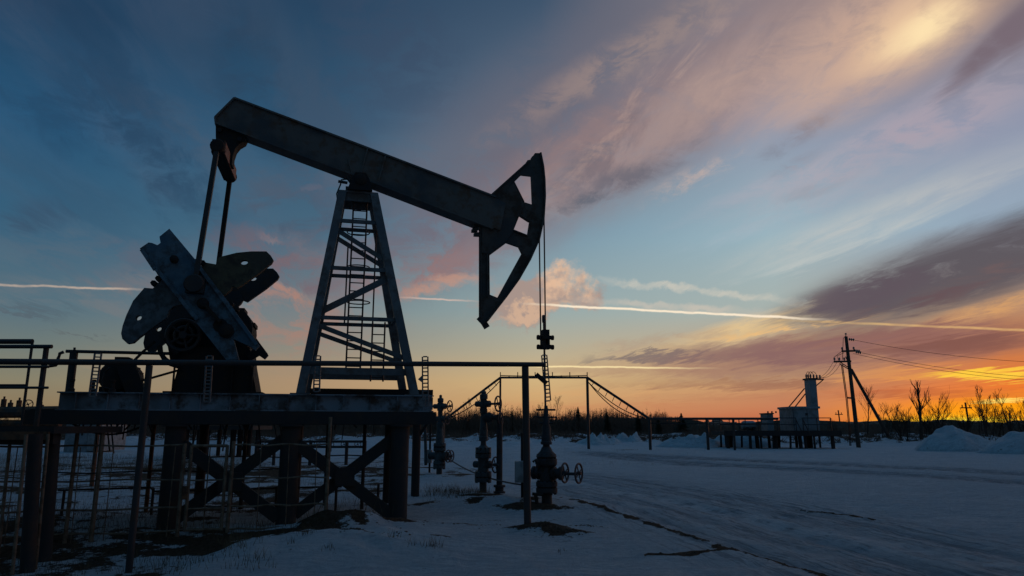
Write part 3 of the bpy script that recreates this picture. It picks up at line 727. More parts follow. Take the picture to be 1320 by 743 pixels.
# ------------------------------------------------------------------ wellheads
def handwheel(root, c, ax, Rr, mm=M_wheel, nm='handwheel'):
    c = Vector(c); ax = Vector(ax).normalized(); bm = bm_()
    torus(bm, c, ax, Rr, Rr*.11, 24, 8)
    up = Vector((0, 0, 1)); x = up.cross(ax).normalized(); y = ax.cross(x)
    for k in range(4):
        t = .5+k*math.tau/4; tube(bm, [c, c+(x*math.cos(t)+y*math.sin(t))*Rr], Rr*.07, 6)
    tube(bm, [c-ax*.04, c+ax*.05], Rr*.2, 8)
    return part(nm, bm, mm, root)
def bolts(bm, c, r, n, z0, z1, br=.018):
    for k in range(n):
        t = math.tau*k/n; p = Vector(c)+Vector((math.cos(t)*r, math.sin(t)*r, 0))
        lathe(bm, [(br, 0), (br, z1-z0)], (p.x, p.y, z0), seg=6)
UA = Vector((math.cos(R(-28)), math.sin(R(-28)), 0))     # valve stems point right and towards the camera
# 1: front wellhead under the horsehead
k = W.y/ math.cos(TH)/F*1.0
m = .0164
w1 = thing('wellhead', 'dark wellhead with two handwheels right under the pumpjack horsehead', 'wellhead', (W.x, W.y, gz(W.x, W.y)))
o = Vector((W.x, W.y, 0)); Z = lambda y: PY(705, y, W.y).z
g0 = gz(W.x, W.y)
bm = bm_()
lathe(bm, [(.105, g0-.2), (.105, Z(635)), (.10, Z(634))], o, seg=18)
lathe(bm, [(.20, Z(635.5)), (.215, Z(635)), (.215, Z(629)), (.17, Z(628.4)), (.17, Z(627.6)), (.215, Z(627)), (.215, Z(621.5)), (.19, Z(621)), (.14, Z(620)), (.13, Z(602)), (.155, Z(601)), (.205, Z(599.5)), (.215, Z(597.5)),
           (.215, Z(592)), (.18, Z(591)), (.18, Z(590)), (.21, Z(589)), (.195, Z(586)), (.13, Z(582)), (.10, Z(578)), (.08, Z(576))], o, seg=24)
body = part('casing_head', bm, M_well, w1)
bm = bm_(); bolts(bm, o, .18, 12, Z(637.5), Z(619.5)); bolts(bm, o, .18, 12, Z(601), Z(585.5)); part('flange_bolts', bm, M_black, body)
bm = bm_()
lathe(bm, [(.07, Z(577)), (.07, Z(573.5)), (.115, Z(573)), (.115, Z(570)), (.10, Z(569)), (.10, Z(562)), (.085, Z(560)), (.09, Z(552)), (.07, Z(548)), (.065, Z(541)), (.05, Z(538)), (.048, Z(530)), (.04, Z(527)), (.035, Z(523))], o, seg=16)
for y, hw_, t in ((528.5, .20, .022), (538, .23, .018), (545.5, .14, .02)):
    tube(bm, [o+U*-hw_+Vector((0, 0, Z(y))), o+U*hw_+Vector((0, 0, Z(y)))], t, 6)
part('stuffing_box', bm, M_well, w1)
bm = bm_(); zc = Z(610)
for sg, L in ((-1, .30), (1, .34)):
    lathe(bm, [(.10, .08), (.10, .14), (.135, .15), (.135, .19), (.10, .20), (.10, L-.06), (.13, L-.05), (.13, L), (.06, L+.01)], o+Vector((0, 0, zc)), UA*sg, 16)
lathe(bm, [(.05, .34), (.05, .42), (.03, .43), (.03, .66)], o+Vector((0, 0, zc)), UA, 10)
part('side_outlet', bm, M_well, w1)
handwheel(w1, o+UA*.40+Vector((0, 0, Z(609))), UA, .185); handwheel(w1, o+UA*.70+Vector((0, 0, Z(609))), UA, .185)
bm = bm_()
p0 = PY(688, 641, 14.3); tube(bm, [PY(686, 637, 14.3), PY(700, 638, 14.3)], .03, 8); tube(bm, [PY(690, 636, 14.3), PY(694.5, 662, 14.3)], .035, 8)
part('drain_pipe', bm, M_black, w1)
bm = bm_(); tube(bm, [PY(687, 596, 14.3), PY(690, 593, 14.3), PY(693, 600, 14.3), PY(692, 604, 14.3)], .03, 6)
part('bent_hose', bm, M_black, w1)
# 2, 3: shut-in trees
def xmas(nm, lab, px, pyb, prof, arms, ax, mtl, extra=None):
    g = G(px, pyb); Yd = g.y; sc_ = Yd/math.cos(TH)/F*1.015
    t_ = thing(nm, lab, 'wellhead', (g.x, g.y, gz(g.x, g.y)))
    bm = bm_(); pr_ = []
    for y, wpx in prof:
        z = PY(px, y, Yd).z; pr_.append((wpx*sc_/2, z))
    pr_[0] = (pr_[0][0], gz(g.x, g.y)-.2)
    lathe(bm, pr_, (g.x, g.y, 0), seg=20); bd = part('tree_body', bm, mtl, t_)
    bm = bm_()
    for y0, y1, wpx in extra or []:
        za, zb = PY(px, y0, Yd).z, PY(px, y1, Yd).z; bolts(bm, (g.x, g.y, 0), wpx*sc_/2*.86, 10, za, zb, .022)
    part('flange_bolts', bm, M_black, bd)
    for (y, xw, Rpx, al, ar) in arms:
        z = PY(px, y, Yd).z; c = Vector((g.x, g.y, z)); L = (xw-px)*sc_/ax.x
        bm = bm_()
        ra_ = al*sc_/2
        lathe(bm, [(ra_*.8, -ra_*3.2), (ra_, -ra_*3), (ra_, 0), (ra_*1.15, ra_*1.5), (ra_*1.15, ra_*2.5), (ra_*.5, ra_*2.6), (.028, min(L*.6, ra_*3)), (.028, L+.08)], c, ax, 12)
        part('gate_valve', bm, mtl, t_)
        if Rpx: handwheel(t_, c+ax*L, ax, Rpx*sc_)
    return t_
AX = Vector((math.cos(R(-25)), math.sin(R(-25)), 0))
p2 = [(640, 8.6), (622, 8.6), (621.5, 20), (616, 20.5), (615.6, 17), (614.6, 17), (614.2, 20.5), (609, 20), (608, 14), (604, 13), (594, 13), (591, 14), (590.5, 19), (585.5, 19.5), (585, 16), (584, 16), (583.6, 19.5), (578, 18), (577, 13), (574, 7), (569, 6.5), (568.5, 11), (563, 11), (562, 9.5), (555, 10), (547, 8), (536, 7.5), (533, 7), (532.5, 9.5), (527.5, 9.5), (527, 8), (526, 8.5), (516, 8.5), (515, 7), (514.5, 9.8), (509, 9.8), (508, 6.5), (505, 6), (504, 3)]
w2 = xmas('wellhead', 'tall shut-in wellhead left of the front one with two handwheels and a riser pipe', 622.6, 638, p2, [(521, 640.5, 9, 7, 0), (599, 637.5, 9, 8, 0)], AX, M_well2, [(622.5, 608, 20.5), (591, 577, 19.5)])
Y2 = G(622.6, 638).y
bm = bm_()
rp = PY(644, 560, Y2-.1)
c = PY(624, 538.5, Y2)
lathe(bm, [(.08, 0), (.115, .05), (.13, .13), (.10, .22), (.06, .24), (.06, .36)], c, AX, 12)
e_ = c+AX*.36
tube(bm, [e_, Vector((rp.x-.04, Y2-.1, c.z)), Vector((rp.x, Y2-.1, c.z-.05)), Vector((rp.x, Y2-.1, gz(rp.x, Y2)-.2))], .072, 10)
lathe(bm, [(.14, 0), (.14, .05), (.10, .06), (.10, .14), (.14, .15), (.14, .2)], (rp.x, Y2-.1, gz(rp.x, Y2)+.02), seg=14)
part('riser_pipe', bm, M_well, w2)
handwheel(w2, PY(645.5, 540, Y2-.1), AX, .14)
p3 = [(615, 7), (604.5, 7), (604, 14.5), (600, 15), (599.6, 12.5), (598.8, 12.5), (598.4, 15), (595, 14.5), (594, 12), (583, 12), (582, 11), (581, 15), (577.5, 15.2), (577, 12), (576, 12), (575.5, 15.2), (572.5, 15), (571, 10), (566, 9.5), (563, 10), (561, 8.5), (552, 8), (546, 9), (545, 7), (539, 8), (537, 6), (530, 6), (529.5, 8), (520, 8), (519, 6), (518, 7.5), (514, 7.5), (513, 3.5), (510, 3.5), (509, 1)]
w3 = xmas('wellhead', 'farthest of the three wellheads, half behind the right end of the pumpjack deck', 566, 614, p3, [(524, 578, 6.6, 6, 0), (540, 574.8, 6.6, 6, 0), (588, 577, 7, 9, 0)], AX, M_well2, [(605, 594, 15), (582, 571.5, 15)])
Y3 = G(566, 614).y
c = PY(566, 588, Y3)
handwheel(w3, c+AX*(.026*17.5), AX, .18)
bm = bm_(); tube(bm, [PY(558, 536, Y3), PY(550, 537, Y3), PY(548, 548, Y3), PY(549, 600, Y3)], .05, 8); part('bypass_pipe', bm, M_well2, w3)
# control boxes on posts
def post_box(lab, px0, px1, pyt, pyb, xpost, pbase, ptop, rpost, rear=0):
    g = G(xpost, pbase); Yd = g.y
    t_ = thing('junction_box', lab, 'junction box', (g.x, Yd, gz(g.x, Yd)))
    bm = bm_(); tube(bm, [(g.x, Yd, gz(g.x, Yd)-.2), (g.x, Yd, PY(xpost, ptop, Yd).z)], rpost, 10)
    part('post', bm, M_black, t_)
    a, b = PY(px0, pyb, Yd-.16), PY(px1, pyt, Yd-.16); bm = bm_(); box(bm, a.x, b.x, Yd-.26, Yd-rpost-.002, a.z, b.z)
    bx = part('cabinet', bm, M_box, t_, bevel=.008)
    bm = bm_(); box(bm, a.x+.02, b.x-.02, Yd-.272, Yd-.262, a.z+.02, b.z-.02); part('cabinet_door', bm, M_box, bx)
    return t_
jb1 = post_box('light grey junction box on a post beside the front wellhead', 663.5, 684, 594.5, 622, 675.5, 651, 558, .065)
jb2 = post_box('small grey junction box on a post beside the farthest wellhead', 547, 557, 580, 597, 553.5, 612, 545, .035)
# flow hose between wellheads
solo('flow_hose', (lambda b: (tube(b, sag(PY(579, 592, 22), PY(672, 625, 14.6), .12, 16), .018, 6), b)[1])(bm_()), M_cable, 'thin black hose sagging from the farthest wellhead to the junction box post', 'hose', PY(579, 592, 22))
# a lone far-side support post between the platform and the wellheads
g = G(535, 640); t_ = thing('support_post', 'dark round post standing just right of the platform end pile', 'post', (g.x, g.y, gz(g.x, g.y)))
bm = bm_(); tube(bm, [(g.x, g.y, gz(g.x, g.y)-.2), (g.x, g.y, 1.85)], .1, 12); part('shaft', bm, M_pile, t_)
bm = bm_(); a = PY(553, 541, g.y); box(bm, g.x-.3, a.x, g.y-.12, g.y+.12, 1.72, 1.9)
bar(bm, (g.x+.28, g.y, 1.72), (g.x+.02, g.y, 1.3), .04, .06); part('cross_arm', bm, M_pile, t_)

# ------------------------------------------------------------------ overhead cable rack portal, far
CY = 49.0
rk = thing('cable_rack', 'tall thin cable rack with sloping ends crossing the snow behind the wellheads', 'cable rack', (PY(757, 580, CY).x, CY, 0))
zt = PY(700, 487, CY).z; zl = PY(837, 540, CY).z
xL, xR = PY(645, 487, CY).x, PY(757, 487, CY).x; xl2, xr2, xe = PY(572, 545, CY).x, PY(837, 540, CY).x, PY(1003, 540, CY).x
bm = bm_()
tube(bm, [(xL, CY, zt), (xR, CY, zt)], .07, 8); tube(bm, [(xL, CY, zt), (xl2, CY, zl-.1)], .08, 8); tube(bm, [(xR, CY, zt), (xr2, CY, zl)], .09, 8); tube(bm, [(xr2, CY, zl), (xe, CY, zl)], .085, 8)
part('tray_beam', bm, M_steel, rk)
for x, zt2, r in ((xL, zt, .07), (xR, zt, .095), (xr2, zl, .10), (PY(911, 540, CY).x, zl, .10), (PY(945, 540, CY).x, zl, .09), (xl2, zl, .08), (PY(500, 545, CY).x, zl, .08)):
    bm = bm_(); tube(bm, [(x, CY, gz(x, CY)-.3), (x, CY, zt2)], r, 8); part('post', bm, M_steel, rk)
bm = bm_(); tube(bm, [(xl2, CY, zl-.05), (PY(430, 545, CY).x, CY, zl-.05)], .09, 8); part('tray_beam', bm, M_steel, rk)
bm = bm_()
for i in range(11):
    x = xL+(xR-xL)*i/10; bar(bm, (x, CY, zt), (x, CY, zt+(.38 if i % 2 == 0 else .16)), .06, .06)
for x in (xr2+i*1.1 for i in range(9)): bar(bm, (x, CY, zl), (x, CY, zl-.3), .05, .05)
part('bracket', bm, M_steel, rk)
for (a, b, dr) in ((Vector((xR-.0, CY, zt-.25)), Vector((xr2-.3, CY, zl+.05)), .42), (Vector((xR+.1, CY, zt-.35)), Vector((xr2-.3, CY, zl)), .65), (Vector((xL, CY, zt-.2)), Vector((xl2+.1, CY, zl+.0)), .4), (Vector((xL, CY, zt+.14)), Vector((xR, CY, zt+.14)), .04),
                   (Vector((xr2, CY, zl-.3)), Vector((xe, CY, zl-.3)), .05), (Vector((xl2, CY, zl-.3)), Vector((PY(430, 545, CY).x, CY, zl-.3)), .1)):
    bm = bm_(); tube(bm, sag(a, b, dr, 12), .035, 6); part('hung_cable', bm, M_cable, rk)
for (a, b) in (((xR, zt), (xr2, zl)), ((xL, zt), (xl2, zl))):
    bm = bm_()
    for i in range(1, 9):
        t = i/9; x = a[0]+(b[0]-a[0])*t; z = a[1]+(b[1]-a[1])*t; dx = -.18 if b[0] > a[0] else .18
        bar(bm, (x, CY, z), (x+dx, CY, z-.42*(1-abs(t-.5))), .06, .04)
    part('hanger', bm, M_steel, rk)

# ------------------------------------------------------------------ transformer platform, right background
TY = 53.0
tp = thing('equipment_platform', 'low platform on many dark piles carrying the white cabin in the background', 'platform', (PY(1000, 560, TY).x, TY, 0))
def tx(px, Y=TY): return PY(px, 545, Y).x
zf0, zf1 = PY(1000, 561, TY).z, PY(1000, 556, TY).z
bm = bm_(); box(bm, tx(928), tx(1070), TY-1.4, TY+2.2, zf0, zf1); box(bm, tx(925), tx(1072), TY-1.5, TY-1.4, zf0-.05, zf1+.05); part('deck', bm, M_pile, tp)
for px in (931, 936, 944, 949, 959, 963, 971, 974, 983, 988, 991, 1000, 1009, 1012, 1024, 1029, 1036, 1040, 1051, 1055, 1063, 1067):
    x = tx(px); bm = bm_(); yy = TY+rnd.choice((-1.1, -.9, 1.6)); tube(bm, [(x, yy, -.3), (x+rnd.uniform(-.08, .08), yy, zf0)], rnd.choice((.08, .11, .14)), 10); part('pile', bm, M_pile, tp)
for (x0, x1) in ((928, 1026), (1035, 1071)):
    bm = bm_(); a, b = tx(x0, TY-1.4), tx(x1, TY-1.4); yy = TY-1.42
    zr = PY(1000, 539, TY-1.4).z
    for z in (zr, (zr+zf1)/2): tube(bm, [(a, yy, z), (b, yy, z)], .035, 6)
    n = max(2, round((b-a)/1.3))
    for i in range(n+1): x = a+(b-a)*i/n; tube(bm, [(x, yy, zf1), (x, yy, zr)], .035, 6)
    part('handrail', bm, M_steel, tp)
bm = bm_(); yy = TY-1.7
for x0, x1 in ((1026, 1034), (1035, 1043)):
    a = PY(x0, 541, yy); b = PY(x1, 558, yy); tube(bm, [a, b], .035, 6)
part('stair_rail', bm, M_steel, tp)
cb = thing('transformer_cabin', 'white sheet metal cabin with a tall square bushing tower on the pile platform', 'cabin', (PY(1030, 556, TY).x, TY, zf1))
a, b = PY(1006, 556, TY-1), PY(1056, 527, TY-1); a.x = PY(1005, 541, TY+1.6).x; b.x = PY(1056, 541, TY-1).x
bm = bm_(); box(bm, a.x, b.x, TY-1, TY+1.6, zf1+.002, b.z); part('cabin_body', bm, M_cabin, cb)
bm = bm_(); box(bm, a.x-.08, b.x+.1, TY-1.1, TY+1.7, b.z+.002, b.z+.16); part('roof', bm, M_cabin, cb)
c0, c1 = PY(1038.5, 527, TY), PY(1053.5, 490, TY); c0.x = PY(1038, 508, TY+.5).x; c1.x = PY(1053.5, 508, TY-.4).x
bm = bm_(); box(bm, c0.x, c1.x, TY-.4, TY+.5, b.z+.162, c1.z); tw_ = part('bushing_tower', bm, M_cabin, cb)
bm = bm_(); box(bm, c0.x-.08, c1.x+.08, TY-.5, TY+.6, c1.z+.002, c1.z+.12); d_ = PY(1061, 491, TY); box(bm, c1.x+.08, d_.x, TY-.2, TY+.2, c1.z+.0, c1.z+.08)
tube(bm, [(d_.x, TY, c1.z), (c1.x, TY, c1.z-.55)], .04, 6); part('cap_and_arm', bm, M_steel, tw_)
for i, px in enumerate((1039.5, 1042, 1045, 1049, 1053, 1057)):
    x = PY(px, 488, TY).x; bm = bm_(); z_ = c1.z+.12 if px < 1052 else c1.z+.08
    lathe(bm, [(.07, 0), (.05, .08), (.1, .1), (.05, .14), (.1, .17), (.05, .2), (.09, .25), (.03, .3)], (x, TY, z_), seg=8); part('insulator', bm, M_concrete, tw_)
for (x0, x1, y1) in ((1016, 1037, 501), (1024, 1038, 508)):
    bm = bm_(); tube(bm, [PY(x0, 526, TY-.2), PY(x1, y1, TY-.2)], .045, 6); part('stay_rod', bm, M_steel, cb)
bm = bm_(); a_ = PY(1030, 545, TY-1); 
for px in (1023, 1041): x = PY(px, 540, TY-1).x; box(bm, x-.012, x+.012, TY-1.015, TY-1.002, zf1+.1, b.z-.05); part('panel_seam', bm, M_steel, cb); bm = bm_()
a_ = PY(1040, 534, TY-1.05); box(bm, a_.x-.08, a_.x+.08, TY-1.03, TY-1.002, a_.z-.08, a_.z+.08); part('wall_vent', bm, M_steel, cb)
for (x0, x1, yt, nm, lab, cat) in ((981, 997.5, 534, 'control_cabinet', 'small pale cabinet left of the white cabin on the pile platform', 'cabinet'), (951, 978, 543, 'horizontal_tank', 'low white tank behind railings at the left of the pile platform', 'tank')):
    t_ = thing(nm, lab, cat, (PY((x0+x1)/2, 550, TY).x, TY, zf1)); a, b = PY(x0, 556, TY-.6), PY(x1, yt, TY-.6); a.x = PY(x0, 548, TY+.8).x; b.x = PY(x1, 548, TY-.6).x
    if nm == 'control_cabinet':
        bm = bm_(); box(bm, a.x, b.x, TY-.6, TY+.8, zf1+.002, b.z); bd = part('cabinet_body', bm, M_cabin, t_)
        bm = bm_(); box(bm, a.x-.05, b.x+.05, TY-.68, TY+.88, b.z+.002, b.z+.08)
        for i in range(3): lathe(bm, [(.06, 0), (.06, .14)], (a.x+.3+i*.3, TY, b.z+.08), seg=8)
        part('roof', bm, M_steel, t_)
    else:
        bm = bm_(); r = (b.z-zf1)/2*.92; lathe(bm, [(r*.3, 0), (r*.8, .06), (r, .2), (r, b.x-a.x-.2), (r*.8, b.x-a.x-.06), (r*.3, b.x-a.x)], (a.x, TY, zf1+r+.08), (1, 0, 0), 20); part('tank_shell', bm, M_cabin, t_)
        bm = bm_(); 
        for x in (a.x+.3, b.x-.3): box(bm, x-.08, x+.08, TY-.5, TY+.5, zf1+.002, zf1+.3)
        part('saddle', bm, M_steel, t_)

# ------------------------------------------------------------------ power pole
PYY = 55.0
pb = G(1107, 577); PX = PY(1107, 577, PYY).x
pp = thing('power_pole', 'tall wooden utility pole with a leaning brace and crossarms right of the cabin', 'power pole', (PX, PYY, 0))
top = PY(1090.5, 434, PYY); PX2 = top.x
def pz(py, Y=PYY): return PY(1095, py, Y).z
def pxx(py): return PX+(PX2-PX)*((pz(py))/(top.z))
bm = bm_(); tube(bm, [(PX, PYY, -.4), (PX2, PYY, top.z)], .17, 10, .12); part('shaft', bm, M_wood, pp)
bm = bm_(); a = PY(1097.5, 477, PYY); b = PY(1140, 553, PYY+6.5); b2 = b+(b-a).normalized()*1.2
tube(bm, [a, b2], .12, 10, .14); part('brace_pole', bm, M_wood, pp)
for (x0, x1, y) in ((1085, 1101.5, 453), (1075, 1097, 466.5)):
    a, b = PY(x0, y, PYY), PY(x1, y-.5, PYY); bm = bm_(); bar(bm, a, b, .12, .14); ca = part('crossarm', bm, M_wood, pp)
    n = 2 if y < 460 else 4
    for i in range(n):
        p = a.lerp(b, (i+.15)/(n-.5) if n > 2 else (.05 if i == 0 else .95)); bm = bm_(); lathe(bm, [(.03, 0), (.03, .12), (.09, .14), (.06, .2), (.09, .24), (.04, .32)], p, seg=8); part('insulator', bm, M_concrete, ca)
bm = bm_()
for (x0, y0, x1, y1) in ((1083, 467, 1096, 475.5), (1082, 469, 1097, 478), (1090, 460, 1093, 466)):
    bar(bm, PY(x0, y0, PYY), PY(x1, y1, PYY), .06, .06)
a, b = PY(1092, 513, PYY), PY(1099, 513.5, PYY); bar(bm, a, b, .1, .12); part('arm_brace', bm, M_steel, pp)
def insl(px, py, n=3):
    bm = bm_(); p = PY(px, py, PYY)
    for i in range(n): lathe(bm, [(.03, 0), (.11, .04), (.11, .08), (.03, .14)], p+Vector((i*.16, 0, -i*.02)), (1, 0, -.1), 8)
    part('string_insulator', bm, M_concrete, pp)
insl(1094, 437.5); insl(1101, 452); insl(1103, 454)
bm = bm_(); lathe(bm, [(.03, 0), (.03, .15), (.08, .16), (.08, .24), (.03, .28)], top, seg=8); part('pin_insulator', bm, M_concrete, pp)
bm = bm_(); tube(bm, [PY(1086, 470, PYY), PY(1092, 513, PYY), PY(1095.5, 549, PYY+.2), PY(1097, 575, PYY+.2)], .035, 6); tube(bm, [PY(1084.5, 470, PYY), PY(1090.5, 513, PYY), PY(1094, 549, PYY+.2), PY(1095.5, 575, PYY+.2)], .035, 6); part('ground_lead', bm, M_cable, pp)
bm = bm_()
for (a, b, c) in (((1090.5, 433), (1087, 436), (1086, 464)), ((1081, 466), (1079, 459), (1088, 455)), ((1076, 466), (1075, 461), (1084, 454))):
    tube(bm, [PY(*a, PYY), PY(*b, PYY), PY(*c, PYY)], .022, 5)
part('jumper_wire', bm, M_cable, pp)
def wire(lab, pts, r=.015):
    bm = bm_(); tube(bm, pts, r, 5); return solo('power_line', bm, M_cable, lab, 'power line', pts[0], 'power lines on the utility pole')
wire('topmost overhead wire running right from the pole top', sag(PY(1098, 438, PYY), PY(1420, 469, 52), .5))
wire('upper of two close overhead wires running right from the crossarm', sag(PY(1106, 454, PYY), PY(1420, 490, 52), .5))
wire('lower of two close overhead wires running right from the crossarm', sag(PY(1100, 456, PYY+.3), PY(1420, 494, 52.3), .55))
for lab, a, b in (('left wire sloping from the crossarm down to the cabin tower', (1074, 467), (1049, 488)), ('middle wire sloping from the crossarm down to the cabin tower', (1079, 467), (1053, 488)), ('right wire sloping from the crossarm down to the cabin tower', (1084, 468), (1058, 487))):
    wire(lab, sag(PY(*a, PYY), PY(*b, TY), .35), .014)
bm = bm_()
for x0, x1 in ((1039.5, 1045), (1042, 1049), (1045, 1053)):
    a, b = PY(x0, 488, TY), PY(x1, 488, TY); tube(bm, [a+(b-a)*(.5-.5*math.cos(t))+Vector((0, 0, .12+.38*math.sin(t))) for t in [math.pi*i/8 for i in range(9)]], .02, 5)
part('jumper_loop', bm, M_cable, tw_)
# far small poles
for (px, pt, pb_, Y, lab) in ((1081, 529, 549, 170, 'tiny far utility pole just left of the big brace pole'), (1245, 519, 552, 120, 'small far utility pole among the bare trees at right')):
    a = PY(px, pt, Y); t_ = thing('far_power_pole', lab, 'power pole', (a.x, Y, .3), 0, 'far utility poles')
    bm = bm_(); tube(bm, [(a.x+.15, Y, .1), (a.x-.1, Y, a.z)], .16, 6); part('shaft', bm, M_wood, t_)
    bm = bm_(); h = a.z-.9-.1*(Y-120)/50; bar(bm, (a.x-.95, Y, h), (a.x+.9, Y, h), .16, .18); bar(bm, (a.x-.7, Y, h+.1), (a.x-.7, Y, h+.5), .12, .12); bar(bm, (a.x+.6, Y, h+.1), (a.x+.6, Y, h+.5), .12, .12); part('crossarm', bm, M_wood, t_)

# ------------------------------------------------------------------ left background: shed and pipes
SY = 44.0
sh = thing('storage_shed', 'pale blue grey shed with a ribbed right end seen under the left deck', 'shed', (PY(106, 570, SY).x, SY, 0))
a, b = PY(82, 580, SY), PY(115, 549, SY); bm = bm_(); box(bm, a.x, b.x, SY, SY+3, -.1, 1.75); part('wall', bm, M_cabin, sh)
bm = bm_(); c = PY(131, 549, SY).x
for i in range(9):
    x = b.x+.03+(c-b.x-.05)*i/9; box(bm, x, x+.06, SY-.02, SY+3, .2, 1.72)
box(bm, b.x+.002, c, SY+.02, SY+2.9, .1, 1.68); part('ribbed_end', bm, M_box, sh)
bm = bm_(); box(bm, a.x-.1, c+.1, SY-.1, SY+3.1, 1.752, 1.85); part('roof', bm, M_steel, sh)
g = G(118, 627); t_ = thing('rusty_post', 'rust orange steel post before the pale shed', 'post', (g.x, g.y, gz(g.x, g.y)))
bm = bm_(); tube(bm, [(g.x, g.y, gz(g.x, g.y)-.2), (g.x, g.y, 1.75)], .055, 10); part('shaft', bm, M_rust, t_); bm = bm_(); box(bm, g.x-.2, g.x+.2, g.y-.03, g.y+.03, 1.752, 1.8); part('cap_plate', bm, M_rust, t_)
MY = 24.0
mf = thing('pipe_manifold', 'horizontal pipes with valve stems and a handwheel at the far left edge', 'pipework', (PY(30, 540, MY).x, MY, 0))
bm = bm_()
za = PY(40, 532, MY).z
tube(bm, [PY(-90, 533, MY), PY(78, 531, MY)], .20, 10); tube(bm, [PY(-90, 546, MY), PY(78, 546, MY)], .12, 10); part('header_pipe', bm, M_rust, mf)
for px, h in ((-30, .3), (3, .34), (12, .22), (23, .30), (52, .15)):
    p = PY(px, 532, MY); bm = bm_(); lathe(bm, [(.16, 0), (.16, .12), (.08, .15), (.08, h+.1), (.03, h+.12), (.03, h+.2)], p, seg=10); part('valve', bm, M_rust, mf)
handwheel(mf, PY(36, 521.5, MY), Vector((.3, -1, .1)), .15)
for px in (-20, 45, 70): p = PY(px, 545, MY); bm = bm_(); tube(bm, [(p.x, MY, -.2), (p.x, MY, p.z)], .07, 8); part('pipe_support', bm, M_pile, mf)
# second pile row far behind the deck, seen beneath it
t2 = thing('distant_pile_platform', 'second low pile platform far behind, seen between the piles under the deck', 'platform', (-14, 38, 0))
bm = bm_(); a, b = PY(232, 548, 38), PY(335, 548, 38); box(bm, a.x, b.x, 37, 40, 1.42, 1.62); part('deck', bm, M_pile, t2)
for px in (240, 258, 268, 283, 301, 310, 322, 333):
    p = PY(px, 560, 38+rnd.uniform(-.8, 1.5)); bm = bm_(); tube(bm, [(p.x, p.y, -.2), (p.x, p.y, 1.42)], rnd.uniform(.1, .17), 8); part('pile', bm, M_pile, t2)
t3 = thing('distant_pipe_rack', 'low dark pipe rack with drooping hoses behind the middle pile', 'pipe rack', (-8, 30, 0))
bm = bm_(); a, b = PY(330, 584, 30), PY(470, 584, 30); 
for dz in (0, .22): tube(bm, [(a.x, 30, .75+dz), (b.x, 30, .75+dz)], .05, 8)
part('header_pipe', bm, M_pile, t3)
for i in range(7):
    x = a.x+(b.x-a.x)*i/6; bm = bm_(); tube(bm, [(x, 30, gz(x, 30)-.1), (x, 30, 1.0)], .07, 8); part('pile', bm, M_pile, t3)
for i in range(8):
    x = a.x+(b.x-a.x)*(i+.5)/8; handwheel(t3, (x, 29.93, .86), (0, -1, 0), .13)

# ------------------------------------------------------------------ snow piles
def snow_heap(lab, px, pyb, Y, rx, ry, h, seed, group, rough=.12):
    c = PY(px, pyb, Y); bm = bm_(); n, mm = 56, 26; rows = []
    for j in range(mm+1):
        r = j/mm; row = []
        for i in range(n):
            t = math.tau*i/n; ex = 1+.12*math.cos(3*t+seed)+.07*math.cos(5*t+seed*2)
            x, y = math.cos(t)*rx*r*ex, math.sin(t)*ry*r*ex
            z = h*(1-r**2.1)**1.0*(1+.18*nz(x+seed*9, y, .6)) + rough*(1-r*r)*(nz(x+seed*5, y, 1.1)+.5*nz(x, y+seed, 2.7)+.25*nz(x, y, 6))
            if r > .97: z = -.15
            row.append(bm.verts.new((c.x+x, Y+y, z+gz(c.x+x, Y+y)*.5)))
        rows.append(row)
    for A, B in zip(rows[1:], rows[2:]):
        for i in range(n): bm.faces.new((A[i], A[(i+1) % n], B[(i+1) % n], B[i]))
    bm.faces.new(rows[1]); [bm.verts.remove(v) for v in rows[0]]
    return solo('snow_pile', bm, M_pilesnow, lab, 'snow pile', (c.x, Y, 0), group)
snow_heap('large smooth snow pile under the bare trees at right', 1231, 582, 48, 2.75, 2.0, 1.38, 1, 'snow piles', .28)
snow_heap('snow pile cut off by the right edge of the photo', 1336, 586, 43, 3.2, 2.0, 1.25, 2.3, 'snow piles', .22)
snow_heap('low ragged snow heap between the rack post and the pile platform', 893, 577, 56, 2.9, 1.6, .75, 3.7, 'snow piles', .7)
snow_heap('small snow heap right behind the tall rack post', 772, 574, 58, 2.0, 1.4, .6, 5.1, 'snow piles', .7)
snow_heap('flat snow heap between two rack posts', 812, 573, 60, 1.9, 1.3, .45, 6.4, 'snow piles', .7)
snow_heap('broken snow heap seen behind the piles of the low platform', 955, 577, 57, 3.0, 1.5, .9, 8.2, 'snow piles', .6)

